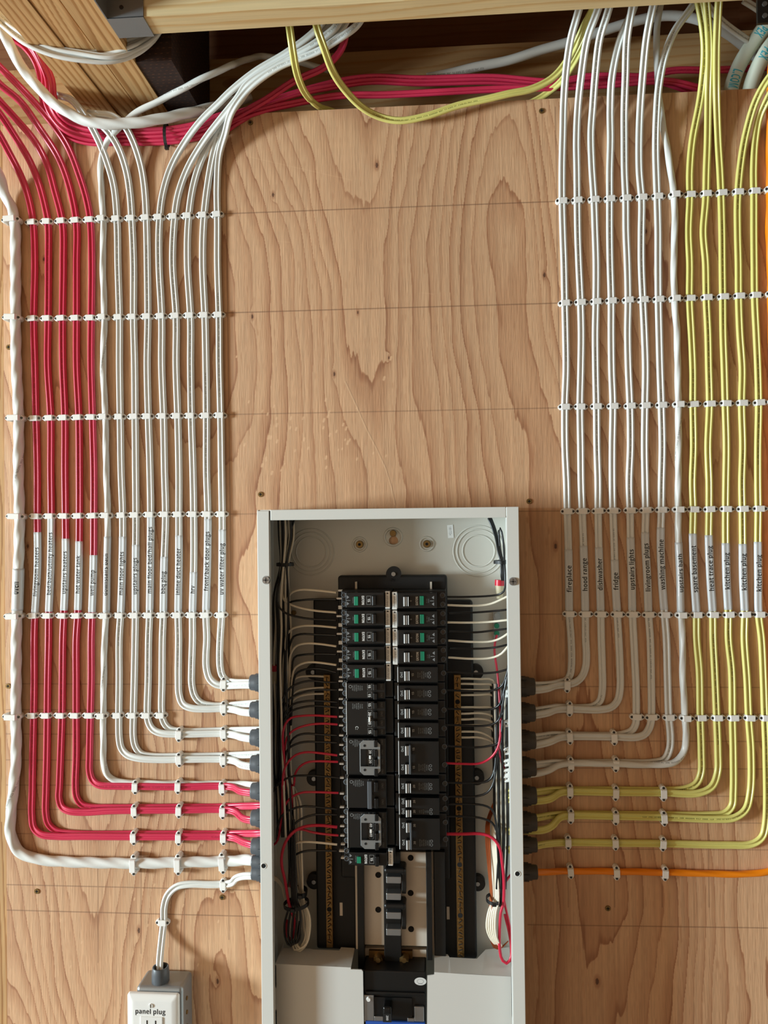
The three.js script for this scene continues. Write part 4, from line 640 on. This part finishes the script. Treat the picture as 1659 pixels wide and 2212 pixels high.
function breaker(b, i, side) {
  const L = side === 'red', kind = { afci: 'arc-fault breaker with green test button', single: 'single-pole breaker rated 15', double: 'two-pole breaker', duplex: 'twin breaker', quad: 'quad breaker with one tied handle', quadclip: 'quad breaker with metal handle-tie clip' }[b.k].replace('rated 15', 'rated ' + (b.n ? b.n[0] : ''));
  const g = thing('circuit_breaker', `black ${kind}, ${ordinals[i]} down the column on the ${side}-cable side`, 'breaker', `breakers on the ${side}-cable side`);
  const y0 = b.y0, y1 = b.y1 - .7, n = b.n ? b.n.length : 1, p = (b.y1 - b.y0) / n, wide = b.k === 'afci';
  const X = L ? [735, 747, 830, 846] : [964, 944, 858, 848];     // terminal end, face start, face end, inner end
  const A = Math.min(X[0], X[3]), B = Math.max(X[0], X[3]), fa = Math.min(X[1], X[2]), fb = Math.max(X[1], X[2]);
  const body = part('body', bb(wide ? A : L ? A + 4 : A, wide ? B : L ? B : B - 5, y0, y1, .03, .064, .0012), M.black, g);
  const face = part('raised_face', bb(fa, fb, y0 + 2.5, y1 - 2.5, .062, ZBR, .0009), M.black, g);
  part('face_print', facePlate(fa + 1.2, fb - 1.2, y0 + 3.6, y1 - 3.6, ZBR + .0002), M.print, face);
  part('ridge', bb(fa + 1, fb - 1, y0 + 2.2, y0 + 3.4, .066, ZBR + .0009, .0003), M.blackGloss, face);
  for (let k = 0; k < n; k++) {
    const ya = y0 + p * k, ym = ya + p / 2, q = n > 1 && (b.k === 'duplex' || b.k.startsWith('quad')) ? .33 : .28;
    // toggle handle
    const hx = L ? [805, 813] : [871.5, 884];
    const h = part('handle', bb(hx[0], hx[1], ym - (p > 30 ? 11 : p * .38), ym + (p > 30 ? 11 : p * .38), ZBR - .001, ZBR + .0075, .0012), M.blackGloss, g);
    if (!L) for (const rx of [872.2, 877.2, 881.6]) part('lit_handle_rib', bb(rx, rx + (rx < 874 ? 3.2 : 1.9), ym - (p > 30 ? 10 : p * .34), ym + (p > 30 ? 10 : p * .34), ZBR + .0072, ZBR + (rx < 874 ? .0092 : .0084), .0003), M.rib, h);  // pale rib colour stands in for window light on the black handle
    // wire terminals
    for (const s of wide ? [-.25, .25] : [0]) {
      const yc = ym + s * p, xc = bkX(L ? 741 : 956), zc = .0645; const t = new THREE.TorusGeometry(.0031, .0008, 6, 16); t.translate(xc, bkY(yc), zc + .0004); const s2 = part('terminal_screw', cyl(V(xc, bkY(yc), zc - .0002), ZA, .0028, .0026, .001, 12), M.darkgrey, g); part('screw_rim', t, M.grey, s2);
    }
    if (!L) continue;
    if (!wide) part('terminal_lug_glint', bb(725, 735, ym - 6, ym - 2.2, .052, .057, .0006), M.pale, g);  // pale colour paints the window glint on the terminal
  }
  if (wide) {
    for (const yy of L ? [y0 + 1.5, (y0 + y1) / 2, y1 - 1.5] : []) part('terminal_lug_glint', bb(yy > y0 + 3 && yy < y1 - 3 ? 722 : 726, 736, yy - 2, yy + 2, .05, .0555, .0006), M.pale, g);  // lugs coloured pale as the painted glint of window light
    part('test_button', L ? bb(765.5, 774.5, y0 + 11, y1 - 8, ZBR, ZBR + .0022, .0006) : bb(907, 916, y0 + 9, y1 - 10, ZBR, ZBR + .0022, .0006), M.green, g);
    part('label_strip', L ? bb(832, 842, y0 + 1.5, y1 + .5, .064, .073, .0005) : bb(847, 857.5, y0 + 1.5, y1 + .5, .064, .073, .0005), M.strip, g);
  } else {
    part('painted_edge_glint', L ? bb(745.6, 747, y0 + 2, y1 - 2, .064, ZBR + .0004, .0003) : bb(857, 858.6, y0 + 3, y1 - 3, .064, ZBR + .0004, .0003), M.rib, g);  // edge highlight painted as a pale strip along the raised face
    if (b.k === 'double' && L) part('handle_tie', bb(790, 800, y0 + 6, y1 - 4, ZBR, ZBR + .006, .001), M.grey, g);
    if (b.k === 'double' && !L) part('handle_tie', bb(880.5, 884.5, y0 + 8, y1 - 8, ZBR + .003, ZBR + .009, .001), M.grey, g);
    if (b.k === 'quad') part('handle_tie', bb(794.5, 799, y0 + 39 - 5.5, y0 + 39 + 5.5, ZBR, ZBR + .007, .001), M.pale, g);
  }
  if (b.k === 'quadclip') {   // sheet-metal clip framing the two middle handles
    const X0 = 774, X1 = 818, Y0 = y0 + 5, Y1 = y1 - 4, c = 9, v = (x, y) => new THREE.Vector2(bkX(x), bkY(y));
    const s = new THREE.Shape([v(X0 + 1, Y0 + c - 2), v(X0 + c, Y0), v(X1 - c, Y0), v(X1, Y0 + c), v(X1, Y1 - c), v(X1 - c, Y1), v(X0 + c, Y1), v(X0 + 1, Y1 - c + 2)]);
    s.holes.push(new THREE.Path([v(X0 + 2, Y0 + 18), v(X0 + 2, Y1 - 18), v(X1 - 11, Y1 - 18), v(X1 - 11, Y1 - 22), v(X1 - 4, Y1 - 22), v(X1 - 4, Y0 + 22), v(X1 - 11, Y0 + 22), v(X1 - 11, Y0 + 18)]));
    const e = new THREE.ExtrudeGeometry(s, { depth: .0012, bevelEnabled: true, bevelSize: .0003, bevelThickness: .0003, bevelSegments: 1 }); e.translate(0, 0, ZBR + .0036); const cl = part('tie_clip', e, M.galv, g);
    for (const y of [Y0 + 11, Y1 - 11]) part('clip_hole', cyl(V(bkX(785), bkY(y), ZBR + .0053), ZA, .0017, .0017, .0005, 10), M.hole, cl);
    part('handle_mark', bb(794.5, 799, (y0 + y1) / 2 - 5, (y0 + y1) / 2 + 3, ZBR + .004, ZBR + .0062, .0005), M.pale, g);
  }
  place(g);
}
leftB.forEach((b, i) => breaker(b, i, 'red')); rightB.forEach((b, i) => breaker(b, i, 'yellow'));

// ---------------------------------------------------------------- wires inside the panel
const wireR = { w: .00155, k: .0015, r: .0016, R: .0021, t: .0011, c: .0008 }, wireM = { w: M.wWhite, k: M.wBlack, r: M.wRed, R: M.wRed, t: M.wWhite, c: M.copper }, wireN = { w: 'white', k: 'black', r: 'red', R: 'thick red', t: 'tan', c: 'bare copper' };
function wire(col, s, label, group) { return single('wire', sweep(polyline(path(s, 50), .006), circle(wireR[col], 9), { hint: V(.2, .3, .93).normalize() }), wireM[col], label, 'wire', group); }
const lw = [ // [colour, breaker it serves, path]
  ['w', 1, 'A 945,1072,56 930,1070,55 700,1045,52 520,1040,50 420,1080,44 380,1150,40 372,1400,36 350,1700,34 B 330,700,30'],
  ['k', 1, 'A 945,1150,56 930,1150,55 700,1148,50 550,1158,46 430,1175,42 385,1210,36 372,1300,34 385,1700,34 B 380,600,34'],
  ['w', 2, 'A 945,1302,56 930,1300,55 700,1280,52 500,1240,50 380,1190,48 330,1140,46 325,1000,44 365,700,42 390,240,40 395,120,40'],
  ['k', 2, 'A 945,1392,56 930,1390,55 650,1375,52 450,1340,52 330,1290,54 270,1200,56 260,1050,54 310,850,48 375,700,46 400,400,42 455,240,38 465,120,36'],
  ['w', 3, 'A 945,1477,56 930,1475,55 700,1455,50 530,1460,46 420,1500,42 370,1570,40 352,1713,38 B 330,300,36 320,700,34'],
  ['k', 3, 'A 945,1567,56 930,1565,55 700,1555,48 540,1550,44 450,1580,40 420,1640,38 405,1713,36 B 420,400,36 410,800,34'],
  ['w', 4, 'A 945,1692,56 930,1690,55 750,1665,52 580,1660,48 480,1690,44 B 425,160,40 400,280,38 395,600,36 360,900,34'],
  ['k', 4, 'B 945,182,56 930,180,55 700,175,48 550,185,44 470,205,40 440,260,38 432,600,36 400,1000,36'],
  ['w', 5, 'B 945,302,56 930,300,55 750,275,52 620,270,48 520,300,44 460,350,40 430,500,38 410,900,34'],
  ['k', 5, 'B 945,387,56 930,385,55 800,352,52 640,345,46 530,370,42 470,420,40 440,600,38 420,1000,36'],
  ['k', 6, 'B 960,500,56 830,500,54 650,485,50 520,510,48 420,560,50 330,680,52 280,850,52 270,1200,50 262,1600,46'],
  ['k', 6, 'B 960,590,56 700,590,50 560,620,48 420,680,50 340,800,52 300,1000,50 300,1500,46'],
  ['k', 7, 'B 960,732,56 700,715,50 560,725,48 440,760,50 360,850,52 330,1000,50 340,1400,44'],
  ['k', 7, 'B 960,792,56 700,775,50 560,790,50 420,840,52 350,950,54 320,1100,52 300,1600,48'],
  ['r', 7, 'B 955,902,57 925,900,56 700,885,54 550,890,54 430,910,56 370,960,58 330,1070,60 328,1250,58 345,1400,54 330,1700,48 C 340,600,40'],
  ['r', 7, 'B 960,990,57 780,980,54 620,995,52 480,1040,50 400,1100,50 360,1190,50 345,1400,46 350,1700,42'],
  ['k', 7, 'B 955,1115,57 750,1105,52 600,1095,50 500,1115,48 430,1170,46 400,1250,44 390,1600,40'],
  ['k', 8, 'B 955,1200,57 700,1190,52 550,1195,50 430,1240,50 370,1300,50 345,1500,46'],
  ['r', 8, 'B 955,1347,57 750,1320,54 600,1310,52 480,1340,54 390,1420,56 340,1520,58 320,1700,56 C 320,300,52 320,600,46'],
  ['r', 8, 'B 965,1422,57 700,1415,54 600,1430,50 520,1480,48 470,1560,46 450,1700,42 C 420,300,38 440,520,34'],
  ['k', 8, 'C 985,215,57 700,190,54 560,188,54 440,198,56 330,245,56 250,310,52 200,400,44'],
  ['r', 9, 'C 970,390,57 700,380,54 550,385,52 440,430,50 370,500,50 320,620,50 300,760,46 260,950,40 200,1010,36'],
  ['k', 9, 'C 955,577,57 700,550,54 560,545,52 450,570,52 370,610,52 310,660,52 270,760,48'],
  ['k', 10, 'C 955,640,56 830,638,55 700,640,52 560,680,52 470,740,52 420,820,50 400,1000,48 400,1300,46'],
  ['R', 10, 'C 955,785,57 750,765,57 600,775,58 480,820,60 380,920,62 325,1050,64 310,1200,62 350,1400,58 400,1680,54 D 440,400,52 465,540,50 440,670,48 405,690,46 380,640,42 375,480,40'],
  ['r', 10, 'C 970,882,57 800,865,54 650,840,50 550,812,48 470,830,44 430,950,42 425,1300,40'],
  ['w', 10, 'C 955,987,57 750,965,54 600,955,50 500,965,46 440,1000,44 440,1200,44 480,1450,44 505,1600,44'],
  ['k', 11, 'C 955,1060,56 750,1055,52 600,1060,50 500,1090,48 430,1150,46 420,1400,46 460,1640,46'],
];
const cnt = {};
const ordw = ['first', 'second', 'third', 'fourth', 'fifth'];
lw.forEach(([c, b, s0]) => { const lt = s0.trim().split(/\s+/).pop().split(',').map(Number), s = lt[1] < 200 ? s0 : s0 + ` ${lt[0] - 14},${lt[1] + 170},8`; const k = c + b; cnt[k] = (cnt[k] || 0) + 1; const tot = lw.filter(q => q[0] === c && q[1] === b).length; wire(c, s, `${tot > 1 ? ['upper', 'middle', 'lower'][tot === 2 && cnt[k] === 2 ? 2 : cnt[k] - 1] + ' ' : ''}${wireN[c]} wire leaving the ${ordinals[b - 1]} red-side breaker`, 'wires to red-side breakers'); });
const rw = [
  ['k', 1, 'E 675,1120,56 690,1120,55 900,1120,52 1150,1110,50 1280,1090,54 1335,1045,60 1345,900,62 1335,700,58 1325,500,52 1290,330,48 1275,330,46 1280,500,44 1300,700,42'],
  ['w', 1, 'E 675,1215,56 690,1215,55 850,1222,52 1050,1220,50 1180,1200,52 1345,1128,58 1400,1100,60'],
  ['k', 2, 'E 690,1312,56 720,1310,54 1000,1300,50 1200,1285,52 1350,1270,58 1400,1262,58'],
  ['w', 2, 'E 675,1415,56 690,1415,55 900,1418,52 1150,1410,52 1370,1388,60 1410,1384,60'],
  ['k', 3, 'E 690,1520,56 720,1520,54 1000,1530,50 1200,1510,52 1360,1490,58 1410,1484,58'],
  ['w', 3, 'E 685,1625,56 700,1625,55 950,1640,52 1180,1635,52 1290,1600,56 1370,1548,60 1410,1520,60'],
  ['k', 4, 'F 700,110,56 720,110,54 950,115,50 1150,108,52 1280,90,58 1400,60,58'],
  ['w', 4, 'F 685,215,56 700,215,55 950,230,52 1180,220,52 1290,180,56 1360,108,60 1400,60,60'],
  ['k', 5, 'F 640,383,56 760,385,54 1000,400,52 1250,385,56 1360,355,60 1405,340,60'],
  ['k', 6, 'F 640,592,56 730,595,54 1000,605,52 1180,600,54 1300,550,58 1350,450,62 1390,300,62'],
  ['k', 7, 'F 640,808,56 740,810,54 1000,820,52 1180,815,54 1270,770,58 1320,650,62 1375,400,62 1390,200,60'],
  ['k', 8, 'F 640,993,56 700,995,54 950,1005,52 1150,1000,54 1260,950,58 1310,800,62 1350,500,62 1380,300,60'],
  ['k', 9, 'F 650,1240,56 700,1240,54 1000,1255,52 1150,1240,54 1270,1200,58 1305,1050,58 1320,800,56'],
  ['r', 9, 'F 640,1436,57 850,1445,55 1050,1440,54 1170,1380,56 1250,1280,60 1285,1150,60 1290,900,52 1255,400,42 1220,100,40 E 1250,1560,38'],
  ['k', 10, 'F 650,1660,56 950,1665,52 1130,1645,52 1205,1560,52 1235,1350,50 1240,1000,46'],
  ['k', 10, 'G 660,270,56 950,275,52 1150,250,54 1215,160,56 1240,-60,54'],
  ['k', 11, 'G 690,430,56 1000,430,52 1130,390,54 1200,300,56 1235,130,56 1260,-100,52'],
  ['k', 11, 'G 690,520,56 950,520,52 1100,535,54 1190,580,56 1230,680,58 1250,900,58 1270,1300,54 1275,1700,50'],
  ['k', 12, 'G 655,660,56 950,665,52 1100,690,54 1200,740,56 1250,850,58 1280,1000,58 1300,1400,56 1295,1700,52'],
  ['R', 12, 'G 650,865,57 850,865,55 1080,865,55 1200,910,58 1280,1020,60 1310,1200,60 1330,1400,58 1320,1700,56 H 1300,350,56 1280,600,56 1282,800,56 1312,930,56 1370,968,56 1412,900,54 1415,780,52 1390,600,48 1340,400,44'],
];
const cnt2 = {};
rw.forEach(([c, b, s]) => { const k = c + b; cnt2[k] = (cnt2[k] || 0) + 1; const tot = rw.filter(q => q[0] === c && q[1] === b).length; wire(c, s, `${tot > 1 ? ['upper', 'lower'][cnt2[k] - 1] + ' ' : ''}${wireN[c]} wire leaving the ${ordinals[b - 1]} yellow-side breaker`, 'wires to yellow-side breakers'); });
// neutrals to the bars
[[435, 430, 445], [565, 572, 600], [635, 640, 672]].forEach(([a, b, c], i) => wire('w', `B 850,${a},30 790,${a},31 650,${b},32 500,${c},34 430,${c + 60},34 400,${c + 300},30`, `tan neutral wire in the ${['topmost', 'second', 'third'][i]} used hole of the red-side bar`, 'neutral wires on the red-side bar'));
[[460, 465, 470], [520, 524, 530], [590, 590, 592], [650, 648, 646], [790, 790, 792], [865, 858, 885], [932, 925, 952], [1000, 1000, 1030], [1072, 1080, 1142], [1140, 1142, 1185]].forEach(([a, b, c], i) => wire('w', `F 825,${a},30 900,${a},31 1050,${b},30 1185,${c},28 1215,${c + 40},26 1240,${c + 240},24`, `white neutral wire in the ${ordinals[i]} used hole of the yellow-side bar`, 'neutral wires on the yellow-side bar'));
// bundled runs along both sides
const runs = [];
for (let i = 0; i < 11; i++) { const x = 215 + i * 20 + rr(-6, 6), z = 26 + (i * 7) % 30; runs.push(['kwkkwkkwkkw'[i], 'red', `A ${x + 60 - i * 3},120,${z} ${x + 70 - i * 3},420,${z} ${300 + i * 9},740,${z} ${x + rr(-20, 30)},1100,${z} ${x + 10},1500,${z} B ${x + rr(-10, 20)},300,${z} ${x + 10},900,${z} ${x + rr(0, 30)},1500,${z} C ${x + 40},400,${z} ${x + 60},900,${z}`]); }
[[440, 480, 510, 560, 600, 500], [470, 500, 545, 590, 560, 470], [505, 530, 560, 610, 590, 500], [540, 550, 570, 630, 600, 520]].forEach((q, i) => runs.push(['w', 'red', `B ${330 + i * 12},1600,14 C ${380 + i * 14},280,18 ${q[0] - 10},500,${26 + i * 3} ${q[0]},900,${32 + i * 3} ${q[1]},1300,${34 + i * 3} ${q[2]},1640,${38 + i * 3} D ${q[3]},400,${42 + i * 3} ${q[3] + 10},560,${44 + i * 3} ${q[4]},740,${46 + i * 3} ${q[5]},${830 - i * 12},${46 + i * 3} ${q[5] - 40},700,${40 + i * 3} ${q[5] - 30},400,${36 + i * 3}`]));
for (let i = 0; i < 5; i++) runs.push(['k', 'red', `C ${390 + i * 16},700,${40 + i * 3} ${400 + i * 18},1200,${42 + i * 3} ${430 + i * 16},1640,${48 + i * 3} D ${400 + i * 30},320,${50 + i * 2} ${345 + i * 46},520,${52 + i * 2} ${360 + i * 34},690,${52 + i * 2} ${410 + i * 14},${770 - i * 8},${52 + i * 2} ${480 + i * 10},700,${48 + i * 2} ${520},480,${44 + i * 2}`]);
for (let i = 0; i < 10; i++) { const x = 1205 + i * 17, z = 20 + (i * 11) % 34; runs.push(['kkwkkwkkwk'[i], 'yellow', `F ${1180 + i * 22},520,${z} ${1190 + i * 19},800,${z} ${x},1300,${z} G ${x + 6},60,${z} ${x + 10},500,${z} ${x + 14},1000,${z} ${x - 10},1500,${z}`]); }
for (let i = 0; i < 3; i++) runs.push(['k', 'yellow', `E ${1150 + i * 16},210,30 ${1200 + i * 14},330,34 ${1240 + i * 10},460,40 ${1265 + i * 14},600,46 ${1300 + i * 12},740,50 ${1300 + i * 16},860,52 ${1310 + i * 12},930,50`]);
for (let i = 0; i < 5; i++) runs.push(['w', 'yellow', `G ${1235 + i * 8},480,14 ${1215 + i * 10},640,20 ${1195 + i * 14},800,${34 + i * 4} ${1200 + i * 15},1300,${36 + i * 4} ${1195 + i * 18},1640,${40 + i * 4} H ${1150 + i * 22},380,${44 + i * 3} ${1132 + i * 24},560,${46 + i * 3} ${1175 + i * 18},680,${46 + i * 3} ${1225 + i * 14},740,${44 + i * 3} ${1300},770,${42 + i * 3}`]);
for (let i = 0; i < 5; i++) runs.push(['c', 'yellow', `G ${1210 + i * 10},500,10 ${1160 + i * 10},620,14 ${1125 + i * 10},740,${24 + i * 3} ${1118 + i * 12},900,${28 + i * 3} ${1145 + i * 8},1250,${30 + i * 3} ${1172 + i * 6},1580,${34 + i * 3} H ${1150 + i * 10},480,${36 + i * 3} ${1175 + i * 14},700,${36 + i * 3} ${1230 + i * 12},800,${36 + i * 3} ${1300 + i * 20},${790 - i * 20},${36 + i * 3}`]);
runs.push(['r', 'yellow', 'G 1440,1300,44 1415,1330,46 1345,1430,50 1330,1600,50 H 1345,300,50 1400,560,50 1415,720,50'], ['r', 'yellow', 'F 1240,950,36 1270,1200,40 1300,1400,44 1340,1500,48 1420,1560,50']);
for (let i = 0; i < 3; i++) runs.push(['w', 'red', `C 120,${1330 + i * 14},40 180,${1345 + i * 14},38 250,${1370 + i * 16},36 310,${1440 + i * 14},32 345,1600,28 D 370,260,26`]);
const cnt3 = {};
runs.forEach(([c, sd, s]) => { const k = c + sd; cnt3[k] = (cnt3[k] || 0) + 1; wire(c, s, `${wireN[c]} wire, ${cnt3[k] === 1 ? 'first' : ordinals[cnt3[k] - 1]} from the side wall in the tied ${sd}-side bundle`, `${wireN[c]} bundled wires on the ${sd} side`); });
// short jacket ends poking in through the panel sides
[['w', 632], ['w', 975], ['w', 1295], ['w', 1430], ['w', 1540], ['w', 1612]].forEach(([c, y], i) => single('jacket_end', sweep(polyline(path(`F 1440,${y - 8},52 1400,${y - 4},52 1335,${y + 6},50`), .004), FLAT, {}), M.white, `cut white cable jacket end inside the panel, ${ordinals[i]} on the yellow-cable side`, 'jacket end', 'cut jacket ends'));
[380, 460, 830, 1045].forEach((y, i) => single('jacket_end', sweep(polyline(path(`G 1440,${y - 4},50 1410,${y},50 1365,${y + 4},48`), .004), FLAT, {}), M.yellow, `cut yellow cable jacket end inside the panel, ${ordinals[i]} of four`, 'jacket end', 'cut jacket ends'));
// red-collared wire caps
[['E', 1280, 990, 42, 'beside the yellow-side breakers'], ['B', 225, 370, 30, 'behind the red-side wire bundle'], ['B', 330, 470, 26, 'deep in the red-side wire bundle']].forEach(([c, x, y, z, w]) => {
  const q = CROP[c], p = P(q[0] + x * q[2], q[1] + y * q[2], z / 1000), g = thing('wire_nut', 'tan wire cap with red collar ' + w, 'wire cap', 'wire caps');
  part('collar', cyl(V(p.x, p.y + .004, p.z), V(.05, 1, 0).normalize(), .0066, .0066, .008, 18), M.capRed, g); part('cone', cyl(V(p.x, p.y - .009, p.z), V(.05, 1, 0).normalize(), .0042, .0062, .018, 18), M.capTan, g); place(g);
});
tieRing('black cable tie around the wire bundle at the panel head, red side', P(616, 1219, .042), V(0, 1, 0), .0115, .012); tieRing('black cable tie around the white wires low on the red side', P(649, 1926, .046), V(.15, 1, 0).normalize(), .009, .012, .007);
tieRing('black cable tie around the hanging wire loop on the red side', P(640, 1952, .05), V(-.1, 1, 0).normalize(), .017, .016, .005); tieRing('black cable tie around the white wires on the yellow side', P(1066, 1942, .046), V(0, 1, 0), .0095, .013);
tieRing('black cable tie around the black wires at the panel head, yellow side', P(1084, 1214, .05), V(0, 1, 0), .0105, .012);

// ---------------------------------------------------------------- cable connectors in the panel sides
{
  const prof = (s) => [[0, -.002], [.0125, -.002], [.0128, .004], [.0118, .0045], [.0118, .009], [.0124, .0095], [.0124, .016], [.0112, .0165], [.0108, .0225], [.0098, .024], [.0082, .024], [.0082, .014], [0, .014]].map(q => new THREE.Vector2(q[0] * s, q[1]));
  const add = (x, y, side, who, s, mat) => {
    const g = thing('cable_connector', `dark grey plastic bushing taking ${who} into the panel`, 'connector', 'cable bushings'); const c = P(x, y, .05);
    const geo = new THREE.LatheGeometry(prof(s), 14); geo.rotateZ(side < 0 ? Math.PI / 2 : -Math.PI / 2); geo.translate(side < 0 ? XL : XR, c.y, .05); part('bushing', geo, mat, g);
    for (let k = 0; k < 6; k++) { const a = k / 6 * Math.PI * 2; const q = box(-.004, .004, -.0012, .0012, -.0009, .0009); q.translate(0, 0, .0127 * s); q.rotateX(a); q.translate((side < 0 ? XL - .008 : XR + .008), c.y, .05); part('rib', q, mat, g); }
    place(g);
  };
  [[260, 'front/back door and uv filter cables'], [422, 'the hrv and duct heater cables'], [588, 'the bbq and bed/hall cables'], [743, 'the main floor lights and upstairs plugs cables'], [908, 'the well pump and downstairs bath cables'], [1068, 'the upstairs heaters and hot water cables'], [1238, 'the livingroom and utility heater cables'], [1330, 'the thick oven cable'], [1395, 'the outlet feed cable']].forEach(([y, w]) => add(548, 1380 + y * .36166, -1, w, w.includes('outlet') ? .95 : w.includes('oven') ? .8 : 1.02, M.grey));
  [[295, 'the fireplace and hood range cables'], [458, 'the dishwasher and fridge cables'], [628, 'the upstairs lights and livingroom plugs cables'], [795, 'the washing machine and upstairs bath cables'], [970, 'the spare basement and heat trace cables'], [1135, 'the first two kitchen plug cables'], [1275, 'the third kitchen plug cable'], [1443, 'the orange cable']].forEach(([y, w]) => add(1140, 1380 + y * .349, 1, w, w.includes('third') || w.includes('orange') ? .9 : 1.08, M.darkgrey));
}
// ---------------------------------------------------------------- outlet below the panel's red side
{
  const g = thing('electrical_cable', 'short white cable bending from the panel down to the outlet box', 'cable');
  part('jacket', sweep(polyline(path('ca 588,1230,31 584,1130,32 575,1040,31 572,950,25 590,750,10 607,590,3.4 610,470 640,372 715,300 830,276 1000,279 1120,275,3.4 1180,268,8 1222,228,22 1285,208,38 1370,205,46 1440,206,48'), .0045), FLAT, { u0: .3 }), M.white, g); place(g);
  const c = CROP.ca; strap(protoS, P(c[0] + 607 * c[2], c[1] + 588 * c[2]), 0.0, 'white two-nail strap over the cable dropping to the outlet box', 'cable straps on vertical runs'); strap(protoS, P(c[0] + 1122 * c[2], c[1] + 275 * c[2]), Math.PI / 2, 'white two-nail strap on the outlet feed cable beside the panel', 'cable straps on horizontal runs');
  const z = .055, b = thing('outlet_box', 'white outlet with panel plug lettering on a surface-mounted metal box', 'outlet');
  const px0 = P(273, 2152, z).x, px1 = P(384, 2152, z).x, yT = P(330, 2150, z).y, hgt = .115, cx = (px0 + px1) / 2, w = px1 - px0;
  part('metal_box', box(px0 + .010, px1 + .004, yT - hgt + .004, yT + .006, .001, .046, .006), M.galv, b);
  for (let k = 0; k < 4; k++) part('box_screw', cyl(V(px1 + .0045, yT - .018 - k * .02, .03), XA, .003, .0028, .002, 10), M.screwGold, b);
  const cn = P(345, 2143, .034), cl = new THREE.LatheGeometry([[.0085, 0], [.0125, 0], [.0125, .014], [.0115, .022], [.0095, .0225], [.0085, .012]].map(q => new THREE.Vector2(...q)), 22); cl.translate(cn.x, yT + .004, .03); part('cable_connector', cl, M.grey, b);
  const sl = P(302, 2200, z + .002), sr = P(351, 2200, z + .002), ox = (sl.x + sr.x) / 2, oy = P(326, 2197, z + .002).y, ow = .0168;
  const rings = [[0, -.008], [0, -.004], [.0012, -.0026], [.004, -.0013], [.008, -.0004], [.0105, 0]], pos = [], idx = [], NC = 6, NR = NC * 4, yc = yT - hgt / 2;
  for (const [ins, dz] of rings) { const hw = w / 2 - ins, hh = hgt / 2 - ins, rad = Math.max(.0012, .0035 - ins * .2); for (let k = 0; k < NR; k++) { const q = Math.floor(k / NC), a = (q + (k % NC) / (NC - 1)) * Math.PI / 2; pos.push(cx + (q === 0 || q === 3 ? 1 : -1) * (hw - rad) + rad * Math.cos(a), yc + (q < 2 ? 1 : -1) * (hh - rad) + rad * Math.sin(a), z + dz); } }
  const nr = rings.length; for (let r = 0; r < nr - 1; r++) for (let k = 0; k < NR; k++) { const a = r * NR + k, b2 = r * NR + (k + 1) % NR; idx.push(a, b2, a + NR, b2, b2 + NR, a + NR); }
  const cc = pos.length / 3; pos.push(cx, yc, z); for (let k = 0; k < NR; k++) idx.push(cc, (nr - 1) * NR + k, (nr - 1) * NR + (k + 1) % NR);
  const e = new THREE.BufferGeometry(); e.setAttribute('position', new THREE.Float32BufferAttribute(pos, 3)); e.setIndex(idx); e.computeVertexNormals(); const plate = part('cover_plate', e, M.pale, b);
  const tp = P(324, 2186, z), tg = new TextGeometry('panel plug', { font: textFont, size: .0068, depth: .00012, curveSegments: 5, bevelEnabled: false }); tg.computeBoundingBox(); const tw = tg.boundingBox.max.x - tg.boundingBox.min.x; tg.scale(.0435 / tw, 1, 1); tg.translate(tp.x - .0218, tp.y - .0028, z); part('lettering', tg, M.blackMatt, plate);
  const sp = P(326, 2172, z); part('plate_screw', cyl(V(sp.x, sp.y, z + .0005), ZA, .0033, .0028, .0018, 16), M.pale, plate); part('screw_slot', box(sp.x - .0005, sp.x + .0005, sp.y - .0025, sp.y + .0025, z + .001, z + .0018), M.darkgrey, plate);
  const rc = part('receptacle', box(ox - ow + .0006, ox + ow - .0006, oy - .0674, oy - .0006, .03, z + .0016, .001), M.pale, b);
  for (const dx of [-.0062, .0062]) part('blade_slot', box(ox + dx - .0008, ox + dx + .0008, oy - .012, oy - .005, z + .0015, z + .0019), M.hole, rc);
  place(b);
}

renderer.render(scene, camera);
